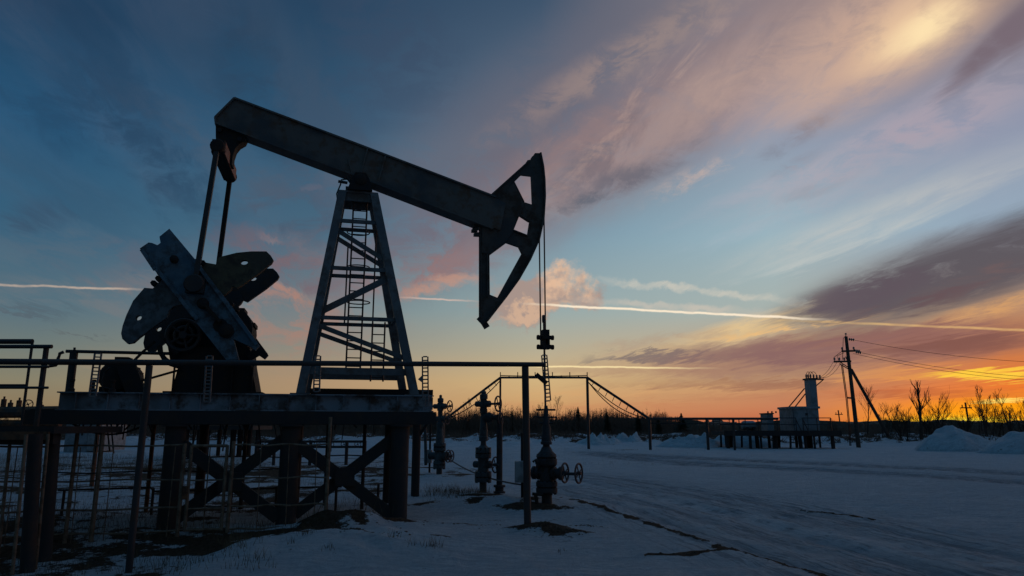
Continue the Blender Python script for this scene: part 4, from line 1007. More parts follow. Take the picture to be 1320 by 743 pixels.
# ------------------------------------------------------------------ vegetation
def twig(bm, a, b, r):
    a = Vector(a); b = Vector(b); d = b-a
    x = Vector((d.z, 0, -d.x)); x = x.normalized() if x.length > 1e-4 else Vector((1, 0, 0))
    y = d.cross(x).normalized()
    v = [bm.verts.new(a+x*r), bm.verts.new(a-x*r*.5+y*r*.87), bm.verts.new(a-x*r*.5-y*r*.87)]; t = bm.verts.new(b)
    bm.faces.new((v[0], v[1], t)); bm.faces.new((v[1], v[2], t)); bm.faces.new((v[2], v[0], t))
def grow(bm, p, d, L, r, depth, rn, spread=.6, up=.35, minr=.012):
    """recursive bare branch"""
    n = 4; pts = [p.copy()]; q = p.copy(); dd = d.normalized(); L *= 1.15
    for i in range(n):
        dd = (dd+Vector((rn.uniform(-1, 1), rn.uniform(-1, 1), rn.uniform(-.3, .6)))*.13).normalized()
        q = q+dd*(L/n); pts.append(q.copy())
    r2 = max(minr*.6, r*.5)
    tube(bm, pts, r, 5 if depth > 1 else 4, r2, cap=False)
    if depth <= 0: return
    k = rn.randint(3, 4) if depth > 1 else rn.randint(3, 5)
    for i in range(k):
        t = rn.uniform(.25, 1); j = min(int(t*n), n-1); b = pts[j].lerp(pts[j+1], t*n-j)
        ax = Vector((rn.uniform(-1, 1), rn.uniform(-1, 1), rn.uniform(-.2, .9))).normalized()
        nd = (dd*.62+ax*.42+Vector((0, 0, up))).normalized()
        grow(bm, b, nd, L*rn.uniform(.38, .62), max(minr, r*.45), depth-1, rn, spread, up, minr)
def bare_tree(lab, px, ytop, Y, seed, stems=1, lean=0, spread=.5, r=.09, depth=3, cat='tree', group='bare trees at right', broad=1.0, minr=.0065):
    rn = random.Random(seed); top = PY(px, ytop, Y); x0 = top.x; g0 = gz(x0, Y) if Y < 85 else .3; H = top.z-g0
    t_ = thing('bare_tree', lab, cat, (x0, Y, g0), 0, group)
    bt = bm_(); bc = bm_()
    for k in range(stems):
        d = Vector((lean+(rn.uniform(-.35, .35)*broad if stems > 1 else 0), rn.uniform(-.2, .2), 1)).normalized()
        Hs = H*(1 if k == 0 else rn.uniform(.55, .95)); p = Vector((x0+(rn.uniform(-.5, .5)*broad if stems > 1 else 0), Y, g0-.2))
        n = 7; pts = [p]; q = p.copy()
        for i in range(n):
            q = q+d*(Hs+.2)/n+Vector((rn.uniform(-.05, .05), 0, 0)); pts.append(q.copy())
        tube(bt, pts, r, 7, r*.22)
        for i in range(17 if stems == 1 else 9):
            t = rn.uniform(.18, .97); j = min(int(t*n), n-1); b = pts[j].lerp(pts[j+1], t*n-j)
            s_ = (1-t)*.75+.18
            dd = Vector((rn.choice((-1, 1))*rn.uniform(.35, 1)*spread*1.6, rn.uniform(-.6, .6), rn.uniform(.6, 1.2)))
            grow(bc, b, dd, Hs*.55*s_*broad, max(minr, r*.28), depth-1, rn, .45, .25, minr)
    part('trunk', bt, M_bark, t_); part('crown', bc, M_bark, t_)
    return t_
bare_tree('dark tree with a thick broken-topped trunk, tallest at right', 1180, 497, 64, 11, 1, .02, .22, .17, 2, minr=.02)
bare_tree('wide low bare tree right of the broken-topped trunk', 1200, 512, 66, 12, 3, .22, .6, .08, 3, broad=1.25)
bare_tree('bare tree leaning left beside the broken-topped trunk', 1156, 524, 63, 13, 3, -.18, .6, .07, 3, broad=1.2)
bare_tree('slim birch behind the brace pole', 1112, 501, 72, 14, 1, .03, .28, .07, 2)
bare_tree('round bare bush right of the brace pole', 1138, 520, 66, 15, 4, 0, .5, .05, 3, broad=.8)
bare_tree('tall fine-twigged bare tree against the brightest sky', 1266, 501, 66, 16, 4, 0, .4, .06, 3, broad=.8)
bare_tree('bare tree just left of the far utility pole', 1258, 515, 74, 17, 3, 0, .5, .05, 3, broad=.7)
bare_tree('bare tree near the right edge', 1300, 508, 66, 18, 3, .05, .5, .07, 3, broad=.9)
bare_tree('bare bush cut by the right edge', 1318, 518, 62, 19, 4, 0, .6, .06, 3, broad=.9)
bare_tree('low bush between the broken-topped trunk and the bright sky', 1222, 536, 64, 20, 5, 0, .6, .04, 2, broad=.8)
bare_tree('low bare bush left of the power pole foot', 1075, 540, 68, 21, 4, 0, .6, .04, 2, broad=.8)
bare_tree('dense low thicket under the wide low bare tree', 1196, 531, 68, 41, 7, 0, .6, .035, 3, broad=1.2)
bare_tree('dense low thicket between brace pole and broken-topped trunk', 1163, 534, 70, 42, 7, 0, .6, .035, 3, broad=1.1)
bare_tree('tangled thicket at the foot of the tallest fine-twigged tree', 1284, 526, 70, 43, 7, 0, .6, .035, 3, broad=1.2)
bare_tree('small thicket just left of the low bush by the bright sky', 1238, 530, 72, 44, 6, 0, .6, .035, 3, broad=1.0)
bare_tree('thin bare sapling left of the sloping rack', 598, 517, 85, 22, 2, 0, .4, .05, 3, group='bare trees behind the rack', broad=.8)
bare_tree('thin bare sapling under the rack middle', 707, 508, 88, 23, 2, 0, .35, .05, 3, group='bare trees behind the rack', broad=.8)
def conifer(lab, px, ytop, Y, seed, wd=.32, group='dark conifers in the tree line'):
    rn = random.Random(seed); top = PY(px, ytop, Y); g0 = .2; H = top.z-g0
    t_ = thing('conifer', lab, 'tree', (top.x, Y, g0), 0, group); bt = bm_(); tube(bt, [(top.x, Y, g0-.3), (top.x, Y, top.z)], .08, 6, .015); part('trunk', bt, M_bark, t_)
    bc = bm_()
    for i in range(520):
        t = rn.random()**.8; z = g0+.25+(H-.25)*t; rr = H*wd*(1-t)**.9+.05; an = rn.uniform(0, math.tau)
        rr *= rn.uniform(.55, 1.15); a = Vector((top.x, Y, z)); b = a+Vector((math.cos(an)*rr, math.sin(an)*rr, rn.uniform(-.25, .18)*rr)); twig(bc, a, b, .05+.05*rn.random())
    part('crown', bc, M_conif, t_)
for i, (px, yt, Y, wd, lab) in enumerate(((878, 533, 80, .45, 'round dark pine just left of the low pile platform'), (782, 531, 84, .28, 'dark young spruce right of the tall rack post'), (822, 533, 83, .3, 'dark young spruce under the rack slope'), (745, 525, 90, .28, 'dark spruce left of the tall rack post'), (848, 538, 82, .3, 'low dark spruce right of the rack slope end'), (660, 530, 92, .3, 'dark spruce right of the second wellhead'))):
    conifer(lab, px, yt, Y, 30+i, wd)
# far wood: one mass of thin stems
bm = bm_(); rn = random.Random(5)
def top_y(px):   # ragged top line read along the wood
    base_ = 533
    if 560 < px < 860: base_ = 526+6*abs((px-700)/160)
    if px > 880: base_ = 542
    if px > 1060: base_ = 545
    if px < 540: base_ = 531
    return base_
for i in range(9000):
    px = rn.uniform(-200, 1480) if i % 3 else rn.uniform(545, 880); Y = rn.uniform(84, 125)
    if px > 880 and rn.random() < .3: continue
    yt = top_y(px)+rn.gauss(7, 5.5)+9*nz(px*.03, 0, 1)
    yt = max(yt, 512 if px < 860 else 536)
    p = PY(px, yt, Y); x = p.x; H = p.z-.2
    if H < .6: continue
    lean = rn.uniform(-.06, .06)*H
    twig(bm, (x, Y, .1), (x+lean, Y, H+.2), .05+.03*rn.random())
    for k in range(9):
        t = rn.uniform(.25, .95); b = Vector((x+lean*t, Y, .1+H*t)); s_ = H*.25*(1-t)+.18
        twig(bm, b, b+Vector((rn.uniform(-1, 1)*s_, rn.uniform(-.5, .5)*s_, rn.uniform(.4, 1.2)*s_)), .026)
solo('far_wood', bm, M_twig, 'dark bare wood along the horizon', 'wood', (0, 100, 0), kind='stuff')
# scrub filling the foot of the wood
bm = bm_()
for i in range(9000):
    px = rn.uniform(-220, 1500); Y = rn.uniform(76, 112) if rn.random() < .75 else rn.uniform(60, 78)
    x = PY(px, 560, Y).x; g0 = gz(x, Y) if Y < 86 else .1
    H = rn.uniform(.5, 1.5) if Y > 78 else rn.uniform(.3, .8)
    if px > 1000: H *= .8
    for k in range(7):
        twig(bm, (x+rn.uniform(-.3, .3), Y, g0-.05), (x+rn.uniform(-.8, .8)*H, Y+rn.uniform(-.4, .4), g0+H*rn.uniform(.5, 1.1)), .03)
solo('scrub', bm, M_twig, 'dark leafless scrub before the wood', 'scrub', (0, 85, 0), kind='stuff')
# solid low band: distant woodland far away on the horizon
bm = bm_(); xsb = [-900+i*14 for i in range(140)]
for j, Yb in enumerate((150, 230, 330)):
    prev = None
    for x in xsb:
        H = 1.75+.005*Yb+.7*nz(x, Yb, .05)+.7*nz(x, Yb, .21)
        for k in range(3):
            xx = x+rn.uniform(-5, 5); 
            rr = rn.uniform(4, 8); c = Vector((xx, Yb+rn.uniform(-8, 8), 0)); hh_ = H*rn.uniform(.75, 1.05)
            ring = [bm.verts.new((c.x+math.cos(t)*rr*rn.uniform(.8, 1.2), c.y+math.sin(t)*rr*.6, -.2)) for t in [math.tau*q/8 for q in range(8)]]
            ring2 = [bm.verts.new((c.x+math.cos(t)*rr*.75*rn.uniform(.7, 1.2), c.y+math.sin(t)*rr*.4, hh_*rn.uniform(.8, 1.12))) for t in [math.tau*q/8 for q in range(8)]]
            for q in range(8): bm.faces.new((ring[q], ring[(q+1) % 8], ring2[(q+1) % 8], ring2[q]))
            bm.faces.new(ring2)
solo('distant_woodland', bm, M_twig, 'low dark woodland on the horizon', 'wood', (0, 200, 0), kind='stuff')
# dry grass
bm = bm_()
def tuft(x, y, n, h, sp):
    g_ = gz(x, y)
    for i in range(n):
        a = Vector((x+rn.gauss(0, sp), y+rn.gauss(0, sp), g_-.01)); hh_ = h*rn.uniform(.4, 1.1)
        twig(bm, a, a+Vector((rn.uniform(-.45, .45)*hh_, rn.uniform(-.3, .3)*hh_, hh_)), .0035)
for (px, py, n, h, sp) in ((395, 709, 22, .16, .05), (377, 716, 8, .12, .05), (505, 712, 14, .13, .05), (532, 715, 14, .13, .05), (556, 716, 22, .17, .06), (566, 714, 10, .10, .05), (600, 630, 0, 0, 0), (422, 722, 12, .12, .05), (720, 712, 10, .08, .08), (340, 700, 10, .15, .1)):
    p = G(px, py); tuft(p.x, p.y, n, h, sp)
for i in range(60):
    p = G(rn.uniform(550, 625), rn.gauss(638, 4)); tuft(p.x, p.y, 12, .22, .12)
for i in range(160):
    p = G(rn.uniform(-60, 340), rn.uniform(655, 742)); tuft(p.x, p.y, 9, .17, .10)
for i in range(420):
    p = G(rn.uniform(-40, 500), rn.uniform(600, 690)); tuft(p.x, p.y, 8, .2, .18)
for i in range(500):
    p = G(rn.uniform(-60, 330), rn.uniform(588, 612)); tuft(p.x, p.y, 12, .28, .5)
for i in range(150):
    p = G(rn.uniform(560, 1000), rn.uniform(576, 600)); tuft(p.x, p.y, 5, .12, .3)
solo('dry_grass', bm, M_grass, 'dry grass blades poking through the snow', 'grass', (0, 12, 0), kind='stuff')
# clods of dirt
bm = bm_()
def clod(x, y, r):
    g_ = gz(x, y); v = []
    for k in range(2):
        for i in range(6):
            t = math.tau*i/6+k*.5; q = r*(1 if k == 0 else .6)*rn.uniform(.7, 1.3); v.append(bm.verts.new((x+math.cos(t)*q, y+math.sin(t)*q, g_-.01+(0 if k == 0 else r*.55*rn.uniform(.7, 1.3)))))
    for i in range(6): bm.faces.new((v[i], v[(i+1) % 6], v[6+(i+1) % 6], v[6+i]))
    bm.faces.new(v[6:])
for c, dens in ((CRACK, 26), (CRACK2, 30), (CRACK3, 20)):
    for a, b in zip(c, c[1:]):
        for i in range(int((b-a).length*dens)):
            p = a.lerp(b, rn.random()); clod(p.x+rn.gauss(0, .035), p.y+rn.gauss(0, .035), rn.uniform(.008, .03))
for (cx, cy, rx, ry, hh_, dd) in MOUNDS[:9]:
    if dd > .5:
        for i in range(120): clod(cx+rn.gauss(0, rx*.6), cy+rn.gauss(0, ry*.7), rn.uniform(.006, .028))
for i in range(350):
    p = G(rn.uniform(0, 760), rn.uniform(670, 742)); clod(p.x, p.y, rn.uniform(.004, .016))
M_dirt = mat('frozen_dirt', (.09, .065, .045), (.05, .036, .025), 20, .95, 0, .3)
solo('dirt_clods', bm, M_dirt, 'small frozen clods of dirt on the snow', 'dirt', (0, 11, 0), kind='stuff')

# ------------------------------------------------------------------ sky
SUN_AZ = R(36); SUN_EL = R(1.5)
wd = bpy.data.worlds.new('World'); sc.world = wd; wd.use_nodes = True
nt = wd.node_tree; N = nt.nodes; K = nt.links
for n in list(N): N.remove(n)
out = N.new('ShaderNodeOutputWorld'); bg = N.new('ShaderNodeBackground'); K.new(bg.outputs[0], out.inputs[0])
tc = N.new('ShaderNodeTexCoord'); DIR = tc.outputs['Generated']
def setin(sock, v):
    if isinstance(v, (int, float)): sock.default_value = v
    elif isinstance(v, (tuple, list, Vector)): sock.default_value = tuple(v)
    else: K.new(v, sock)
def mt(op, a, b=None, c=None, clamp=False):
    n = N.new('ShaderNodeMath'); n.operation = op; n.use_clamp = clamp
    for i, v in enumerate((a, b, c)):
        if v is not None: setin(n.inputs[i], v)
    return n.outputs[0]
def vm(op, a, b=None, o=0):
    n = N.new('ShaderNodeVectorMath'); n.operation = op; setin(n.inputs[0], a)
    if b is not None: setin(n.inputs[1], b)
    return n.outputs[o]
def mr(v, a, b, c=0.0, d=1.0, mode='SMOOTHSTEP'):
    n = N.new('ShaderNodeMapRange'); n.interpolation_type = mode; setin(n.inputs[0], v)
    for i, q in enumerate((a, b, c, d)): n.inputs[i+1].default_value = q
    return n.outputs[0]
def mixc(f, a, b):
    n = N.new('ShaderNodeMix'); n.data_type = 'RGBA'; setin(n.inputs[0], f); setin(n.inputs[6], a); setin(n.inputs[7], b); return n.outputs[2]
def noi(vec, scale, det=6, r=.55, dist=0, o='Fac'):
    n = N.new('ShaderNodeTexNoise'); K.new(vec, n.inputs['Vector']); n.inputs['Scale'].default_value = scale
    n.inputs['Detail'].default_value = det; n.inputs['Roughness'].default_value = r; n.inputs['Distortion'].default_value = dist; return n.outputs[o]
def comb(x, y, z=0.0):
    n = N.new('ShaderNodeCombineXYZ'); setin(n.inputs[0], x); setin(n.inputs[1], y); setin(n.inputs[2], z); return n.outputs[0]
sep = N.new('ShaderNodeSeparateXYZ'); K.new(DIR, sep.inputs[0]); X, Y_, Z_ = sep.outputs
AZ = mt('MULTIPLY', mt('ARCTAN2', X, Y_), 180/math.pi); EL = mt('MULTIPLY', mt('ARCSINE', Z_), 180/math.pi)
def azel(px, py):
    d = ray(px, py).normalized(); return math.degrees(math.atan2(d.x, d.y)), math.degrees(math.asin(d.z))
# cloud-layer plane: streaks run parallel and meet at the horizon near azimuth A0
A0 = azel(470, 548)[0]
zz = mt('ADD', mt('MAXIMUM', Z_, 0), .055)
ca, sa = math.cos(R(A0)), math.sin(R(A0))
along = mt('DIVIDE', mt('ADD', mt('MULTIPLY', X, sa), mt('MULTIPLY', Y_, ca)), zz)
across = mt('DIVIDE', mt('SUBTRACT', mt('MULTIPLY', X, ca), mt('MULTIPLY', Y_, sa)), zz)
PC = comb(mt('MULTIPLY', along, .30), across, 0)
n_big = noi(PC, .9, 5, .55, .4); n_mid = noi(PC, 2.6, 7, .62, .8); n_fin = noi(PC, 8.0, 7, .7, .5)
AE = comb(AZ, EL, 0)
n_ae = noi(vm('MULTIPLY', AE, (.05, .16, 1)), 2.2, 7, .6, .6)          # horizontal banding near the horizon
wx = mt('ADD', mt('MULTIPLY', mt('SUBTRACT', n_mid, .5), 9), mt('MULTIPLY', mt('SUBTRACT', n_fin, .5), 4))
wy = mt('ADD', mt('MULTIPLY', mt('SUBTRACT', n_mid, .5), 5.5), mt('MULTIPLY', mt('SUBTRACT', n_fin, .5), 3.0))
lowf = mr(EL, 1, 14, .30, 1.0)
WV = vm('ADD', AE, comb(wx, mt('MULTIPLY', wy, lowf), 0))
# clear-sky colours read along five bearings
cols = [
 (50, [(552, 118, 98, 72), (520, 138, 120, 92), (490, 134, 128, 106), (450, 112, 122, 116), (400, 86, 112, 124), (300, 56, 96, 122), (150, 38, 84, 118), (0, 22, 60, 90)]),
 (400, [(552, 140, 96, 72), (525, 172, 142, 106), (490, 170, 142, 112), (450, 140, 138, 126), (400, 110, 128, 134), (300, 70, 104, 126), (150, 48, 84, 112), (0, 40, 68, 95)]),
 (700, [(552, 176, 104, 70), (525, 206, 158, 106), (490, 208, 178, 128), (450, 180, 172, 148), (400, 150, 168, 168), (300, 118, 148, 166), (150, 92, 108, 128), (0, 62, 84, 108)]),
 (1000, [(552, 194, 96, 62), (525, 198, 124, 88), (490, 190, 146, 108), (450, 200, 168, 128), (400, 168, 178, 172), (300, 150, 178, 190), (150, 142, 148, 168), (0, 138, 128, 134)]),
 (1290, [(552, 255, 150, 20), (535, 255, 168, 30), (500, 232, 118, 50), (470, 212, 120, 66), (430, 190, 125, 80), (380, 170, 140, 120), (280, 148, 168, 186), (150, 142, 148, 170), (0, 132, 118, 122)])]
base = None; prev_az = None
for px, keys in cols:
    rp_ = N.new('ShaderNodeValToRGB'); cr_ = rp_.color_ramp; els = []
    for (py, r_, g_, b_) in keys: els.append((max(0, azel(px, py)[1])/50, lin((r_, g_, b_))))
    while len(cr_.elements) > 1: cr_.elements.remove(cr_.elements[-1])
    cr_.elements[0].position = els[0][0]; cr_.elements[0].color = els[0][1]
    for p_, c_ in els[1:]:
        e_ = cr_.elements.new(min(1, p_)); e_.color = c_
    cr_.interpolation = 'EASE' if False else 'LINEAR'
    K.new(mt('DIVIDE', EL, 50), rp_.inputs[0])
    az_ = azel(px, 400)[0]
    if base is None: base = rp_.outputs[0]
    else: base = mixc(mr(AZ, prev_az, az_, mode='LINEAR'), base, rp_.outputs[0])
    prev_az = az_
sky = base
def blob(px, py, rx, ry, ang, inner=.25, vec=WV, lo=None):
    """soft ellipse on the sky; px units converted to degrees"""
    a, e = azel(px, py); k = math.degrees(1/F)
    a1 = azel(px+20, py); kx = math.hypot(a1[0]-a, a1[1]-e)/20; e1 = azel(px, py-20); ky = math.hypot(e1[0]-a, e1[1]-e)/20
    mp = N.new('ShaderNodeMapping'); mp.vector_type = 'TEXTURE'; K.new(vec, mp.inputs[0])
    mp.inputs['Location'].default_value = (a, e, 0); mp.inputs['Rotation'].default_value = (0, 0, R(ang)); mp.inputs['Scale'].default_value = (rx*kx, ry*ky, 1)
    L = vm('LENGTH', mp.outputs[0], o=1)
    return mr(L, 1.0, inner, 0, 1)
lay_n = 0; vcache = {}
def layer(px, py, rx, ry, ang, c, op, tex=None, inner=.15, vec=None):
    global sky, lay_n, vcache
    # every few layers the lookup vector is tied to the running colour, which keeps the shader's evaluation sequential (Cycles has a small stack)
    if lay_n % 6 == 0: vcache = {}
    lay_n += 1
    vec = vec or WV
    if vec not in vcache: vcache[vec] = vm('ADD', vec, vm('MULTIPLY', sky, (1e-6, 1e-6, 1e-6)))
    f = blob(px, py, rx, ry, ang, inner, vcache[vec])
    if tex is not None: f = mt('MULTIPLY', f, tex)
    f = mt('MULTIPLY', f, op, clamp=True)
    sky = mixc(f, sky, lin(c))
T1 = mr(n_mid, .35, .62, .35, 1); T2 = mr(n_big, .38, .62, .3, 1); T3 = mr(n_fin, .35, .65, .5, 1); TH_ = mr(n_ae, .40, .62, .25, 1)
T4 = mt('MULTIPLY', T1, T3)
# general thin streaks over the whole sky
st = mt('MULTIPLY', mr(n_big, .46, .68), mr(EL, 2, 12))
sky = mixc(mt('MULTIPLY', mt('MULTIPLY', st, T3), .18), sky, lin((120, 116, 128)))
WS = vm('ADD', AE, comb(mt('MULTIPLY', wx, .55), mt('MULTIPLY', wy, mt('MULTIPLY', lowf, .55)), 0))
MOT = noi(vm('ADD', vm('MULTIPLY', AE, (.11, .20, 1)), comb(n_mid, n_big, 0)), 2.4, 8, .66, .5)      # mottled cirrus texture
TM = mr(MOT, .36, .60, .1, 1); TM2 = mr(MOT, .42, .66, 0, 1)
layer(190, 190, 220, 60, -38, (40, 66, 92), .7, TM)
layer(80, 140, 160, 60, -30, (36, 66, 94), .5, TM)
layer(60, 330, 200, 40, 0, (92, 112, 126), .4, TM)
layer(60, 275, 60, 26, 0, (58, 76, 98), .6, T1)
layer(95, 250, 230, 50, -25, (48, 76, 100), .35, T2)
layer(330, 110, 220, 70, -50, (44, 66, 90), .6, TM)
layer(500, 60, 160, 120, -30, (58, 74, 98), .5, TM)
layer(120, 330, 190, 44, -8, (80, 100, 118), .55, TM)
layer(210, 330, 120, 34, 0, (92, 100, 116), .6, TM)
layer(180, 365, 90, 20, 0, (140, 118, 114), .45, T1)
layer(50, 400, 60, 8, -12, (84, 96, 106), .7, T1)
layer(100, 433, 60, 4, -5, (96, 104, 106), .8, None)
layer(400, 270, 150, 50, -8, (66, 88, 110), .7, TM)
layer(350, 318, 100, 30, -14, (98, 92, 106), .85, TM)
layer(352, 305, 22, 7, -15, (160, 126, 120), .45, T3, .3, WS)
layer(404, 242, 16, 9, 0, (120, 110, 122), .35, T3)
layer(400, 350, 100, 36, -12, (118, 96, 104), .75, TM)
layer(380, 415, 170, 62, -4, (170, 126, 110), .7, TM)
layer(350, 380, 60, 22, -8, (190, 132, 110), .5, TM)
layer(300, 470, 300, 20, 0, (168, 140, 112), .5, TH_)
layer(330, 230, 260, 40, -30, (74, 88, 106), .5, TM)
layer(420, 130, 260, 60, -36, (66, 80, 100), .55, T1)
layer(120, 60, 240, 40, -34, (34, 58, 84), .5, T1)
layer(480, 230, 180, 70, 10, (92, 96, 112), .55, TM)
layer(430, 330, 200, 50, -4, (128, 108, 112), .5, TM)
layer(150, 390, 240, 26, -3, (122, 120, 122), .45, TM)
# centre
layer(590, 300, 190, 90, 26, (112, 100, 112), .75, TM)
layer(560, 345, 150, 34, 16, (156, 118, 114), .7, TM)
layer(570, 368, 80, 16, 8, (206, 150, 124), .6, TM)
layer(650, 240, 150, 66, 26, (122, 108, 116), .75, TM)
layer(700, 170, 330, 150, 30, (108, 104, 116), .75, mr(MOT, .25, .5, .6, 1))
layer(860, 150, 420, 105, 29, (142, 124, 127), .94, mr(MOT, .28, .52, .6, 1))
layer(900, 130, 420, 60, 29, (162, 142, 140), .7, mr(n_mid, .44, .60))
layer(800, 190, 360, 60, 29, (112, 104, 112), .6, mr(n_mid, .56, .42))
layer(860, 120, 380, 80, 29, (180, 154, 144), .6, mt('MULTIPLY', mr(n_fin, .48, .66), TM))
layer(740, 200, 200, 60, 30, (146, 122, 122), .6, TM2)
layer(740, 110, 200, 36, 28, (158, 136, 130), .5, TM)
layer(840, 60, 200, 36, 22, (164, 142, 134), .5, TM)
layer(810, 230, 150, 26, 20, (100, 100, 112), .75, TM)
layer(750, 262, 80, 14, 12, (86, 98, 112), .6, TM)
layer(900, 225, 100, 20, 20, (206, 178, 164), .6, TM2, .15, WS)
layer(960, 130, 100, 30, 25, (168, 148, 150), .45, TM2)
layer(1060, 150, 110, 20, 26, (112, 110, 124), .6, TM)
layer(1030, 210, 60, 16, 20, (122, 128, 144), .5, TM)
layer(1000, 240, 200, 26, 16, (172, 172, 184), .4, TM)
layer(1050, 245, 80, 14, 14, (112, 134, 150), .6, TM)
layer(1130, 200, 330, 60, 16, (172, 166, 176), .6, TM)
layer(1150, 270, 330, 40, 14, (204, 200, 192), .6, T4)
layer(1100, 312, 230, 18, 13, (198, 202, 198), .5, T4)
layer(960, 290, 200, 26, 16, (170, 186, 196), .4, T4)
layer(1200, 160, 180, 44, 14, (172, 158, 170), .6, TM)
layer(1080, 60, 330, 110, 14, (190, 160, 148), .6, mr(MOT, .3, .6, .4, 1))
layer(1140, 45, 230, 110, 18, (214, 176, 150), .75, mr(MOT, .28, .55, .5, 1), 0, WS)
layer(1185, 35, 125, 62, 12, (240, 204, 164), .9, mr(MOT, .25, .5, .65, 1), 0, WS)
layer(1200, 32, 75, 34, 14, (255, 228, 178), .9, mr(MOT, .25, .5, .6, 1), 0, WS)
layer(1275, 66, 120, 24, 33, (118, 104, 114), .9, mr(MOT, .3, .55, .55, 1), .35, WS)
layer(1310, 40, 70, 34, 38, (120, 106, 116), .8, None, .3, WS)
# pink cumulus behind the bridle
CUV = vm('ADD', AE, comb(mt('MULTIPLY', mt('SUBTRACT', noi(AE, .35, 6, .6), .5), 9), mt('MULTIPLY', mt('SUBTRACT', noi(vm('ADD', AE, (7, 3, 0)), .4, 6, .6), .5), 6)))
layer(690, 385, 88, 34, 10, (168, 144, 134), .9, None, .55, CUV)
layer(722, 365, 48, 26, 25, (232, 190, 156), .85, mr(noi(AE, .8, 6), .35, .6, .3, 1), .3, CUV)
layer(690, 400, 70, 12, 6, (216, 178, 148), .75, None, .3, CUV)
# right: low mauve banks, dark cloud, warm undersides
layer(1100, 420, 330, 40, 12, (206, 168, 126), .55, TM)
layer(960, 425, 220, 20, 12, (236, 200, 142), .8, mr(MOT, .3, .55, .35, 1))
layer(1050, 392, 110, 16, 10, (190, 178, 162), .5, TM)
layer(850, 462, 120, 9, -2, (124, 112, 110), .9, None, .3)
layer(1130, 448, 320, 36, 2, (140, 96, 92), .92, mr(n_ae, .30, .55, .55, 1), .35)
layer(960, 480, 170, 18, -2, (158, 122, 104), .7, TH_)
layer(1240, 350, 350, 66, 13, (88, 84, 92), .97, mr(MOT, .24, .46, .65, 1), .35, WS)
layer(1110, 378, 150, 30, 12, (92, 82, 92), .9, mr(MOT, .30, .5, .2, 1), .3, WS)
layer(1280, 355, 130, 20, 12, (116, 92, 92), .6, TM2)
layer(1180, 390, 120, 14, 6, (100, 78, 84), .7, TM)
layer(1290, 396, 170, 15, 12, (222, 164, 104), .75, TM)
layer(1240, 446, 200, 16, 3, (134, 86, 76), .8, TH_, .35)
layer(1180, 507, 240, 11, -2, (172, 90, 62), .75, TH_, .3)
layer(880, 440, 230, 14, 5, (190, 166, 136), .6, TM)
layer(900, 478, 260, 20, -2, (166, 126, 106), .75, mr(n_ae, .32, .55, .4, 1))
layer(1000, 512, 260, 8, -1, (176, 112, 84), .7, TH_)
layer(860, 505, 260, 9, 0, (218, 164, 110), .6, TH_)
layer(830, 525, 330, 9, 0, (196, 130, 92), .7, TH_)
layer(640, 500, 120, 12, 0, (204, 170, 122), .6, TH_)
# afterglow
layer(1300, 540, 330, 56, 0, (252, 132, 28), .85, mr(n_ae, .3, .6, .6, 1), .0)
layer(1010, 458, 250, 24, -2, (134, 100, 100), .8, mr(n_ae, .30, .52, .35, 1), .2)
layer(1200, 446, 190, 14, 4, (126, 84, 78), .75, mr(n_ae, .3, .52, .3, 1), .2)
layer(860, 438, 130, 12, 4, (168, 148, 132), .5, TM)
layer(960, 496, 260, 9, -1, (150, 102, 84), .7, mr(n_ae, .32, .54, .2, 1), .2)
layer(1010, 424, 150, 7, 6, (240, 190, 124), .8, TM)
layer(1280, 482, 100, 12, -4, (255, 206, 66), .95, mr(n_ae, .3, .5, .6, 1), .35)
layer(1150, 484, 110, 8, -2, (236, 162, 76), .8, TH_, .2)
layer(1300, 532, 190, 26, 0, (255, 160, 16), .95, mr(n_ae, .3, .55, .5, 1), .2)
layer(1230, 545, 150, 14, 0, (255, 206, 44), .85, mr(n_ae, .3, .5, .6, 1), .2)
layer(1240, 548, 90, 10, 0, (255, 226, 70), .95, None, .2)
layer(1300, 516, 50, 3, 0, (255, 224, 110), .9, None, .3)
# contrails: thin bands along great circles
n_tr = noi(AE, .5, 5, .6)
def trail(p0, p1, wpx, c, op, fade=30, wob=.35, tex=None):
    global sky
    d0, d1 = ray(*p0).normalized(), ray(*p1).normalized(); n = d0.cross(d1).normalized(); t = (d1-d0).normalized()
    DR = vm('ADD', DIR, vm('MULTIPLY', sky, (1e-7, 1e-7, 1e-7)))
    wd_ = vm('ADD', DR, comb(0, 0, mt('MULTIPLY', mt('SUBTRACT', n_tr, .5), wob*.02)))
    dist = mt('ABSOLUTE', vm('DOT_PRODUCT', wd_, tuple(n), o=1))
    # the dot with the far-side direction keeps only the forward half circle
    w_ = wpx/F*.8
    f = mr(dist, w_, w_*.15, 0, 1)
    lo, hi = d0.dot(t), d1.dot(t); al = vm('DOT_PRODUCT', DR, tuple(t), o=1); fd = fade/F
    f = mt('MULTIPLY', f, mt('MULTIPLY', mr(al, lo-fd, lo+fd), mr(al, hi+fd, hi-fd)))
    if tex is not None: f = mt('MULTIPLY', f, tex)
    sky = mixc(mt('MULTIPLY', f, op, clamp=True), sky, lin(c))
TR = mr(noi(AE, .3, 4), .35, .6, .45, 1)
trail((-300, 358), (178, 373), 2.4, (200, 178, 160), .8, 20, .3, TR)
trail((530, 384), (600, 388), 2.2, (214, 186, 172), .8, 30, .3)
trail((700, 393), (1040, 411), 2.9, (255, 236, 208), .95, 40, .22)
trail((760, 388), (960, 402), 8, (210, 196, 180), .6, 60, 1.2, TR)
trail((1060, 415), (1400, 429), 2.6, (252, 206, 130), .5, 90, .12, TR)
trail((790, 362), (1000, 386), 8, (206, 200, 186), .75, 50, 1.6, T3)
trail((640, 472), (880, 474.5), 2.2, (250, 226, 170), .9, 60, .2)
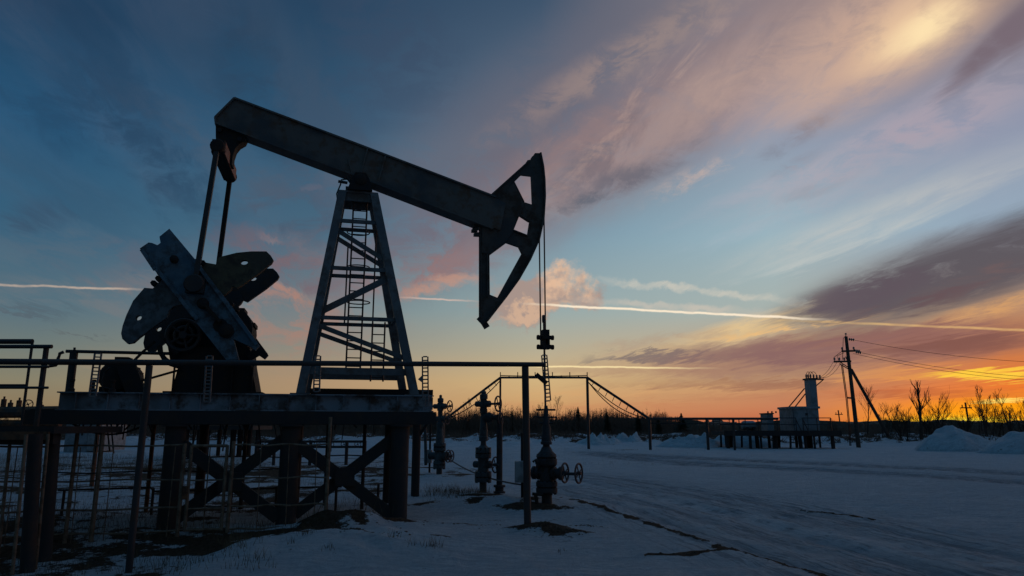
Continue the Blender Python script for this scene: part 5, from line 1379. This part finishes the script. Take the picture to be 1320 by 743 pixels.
# away from the afterglow the sky falls to a deep dusk blue, also overhead
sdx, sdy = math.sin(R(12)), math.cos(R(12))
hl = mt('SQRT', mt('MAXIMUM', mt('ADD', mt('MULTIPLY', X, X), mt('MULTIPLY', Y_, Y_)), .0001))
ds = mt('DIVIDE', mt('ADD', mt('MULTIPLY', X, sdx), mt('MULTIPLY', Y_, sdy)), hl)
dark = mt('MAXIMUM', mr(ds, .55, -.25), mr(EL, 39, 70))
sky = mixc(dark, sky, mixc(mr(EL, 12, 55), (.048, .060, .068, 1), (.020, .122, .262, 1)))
below = mr(EL, -.5, -3)
sky = mixc(below, sky, (.01, .014, .02, 1))
nis = N.new('ShaderNodeTexSky'); nis.sky_type = 'NISHITA'; nis.sun_disc = False; nis.sun_elevation = SUN_EL; nis.sun_rotation = SUN_AZ
nis.dust_density = 2.0
tot = vm('ADD', vm('SCALE', sky, None), (0, 0, 0)) if False else None
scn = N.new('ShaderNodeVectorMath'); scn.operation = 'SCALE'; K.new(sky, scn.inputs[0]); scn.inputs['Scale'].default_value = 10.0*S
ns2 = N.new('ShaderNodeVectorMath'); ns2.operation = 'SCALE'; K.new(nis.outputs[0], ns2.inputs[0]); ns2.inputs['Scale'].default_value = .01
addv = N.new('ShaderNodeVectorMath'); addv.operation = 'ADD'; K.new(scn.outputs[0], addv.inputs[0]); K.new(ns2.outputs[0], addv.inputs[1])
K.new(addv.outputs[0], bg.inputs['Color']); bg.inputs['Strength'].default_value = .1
sl = bpy.data.lights.new('sun', 'SUN'); sl.energy = .15; sl.angle = R(2.0); sl.color = (1, .48, .22)
so = bpy.data.objects.new('sun', sl); COL.objects.link(so)
so.rotation_euler = Vector((math.sin(SUN_AZ)*math.cos(SUN_EL), math.cos(SUN_AZ)*math.cos(SUN_EL), math.sin(SUN_EL))).to_track_quat('Z', 'Y').to_euler()

vs = sc.view_settings; sc.display_settings.display_device = 'sRGB'
vs.view_transform = 'Standard'; vs.look = 'None'; vs.exposure = 0; vs.gamma = 1; vs.use_curve_mapping = False
sc.render.engine = 'CYCLES'; sc.cycles.max_bounces = 5; sc.cycles.diffuse_bounces = 2
wd.cycles.sampling_method = 'NONE'
sc.cycles.use_denoising = True
sl.cycles.use_multiple_importance_sampling = False
sc.cycles.sample_clamp_indirect = 1.0
sc.render.film_transparent = False
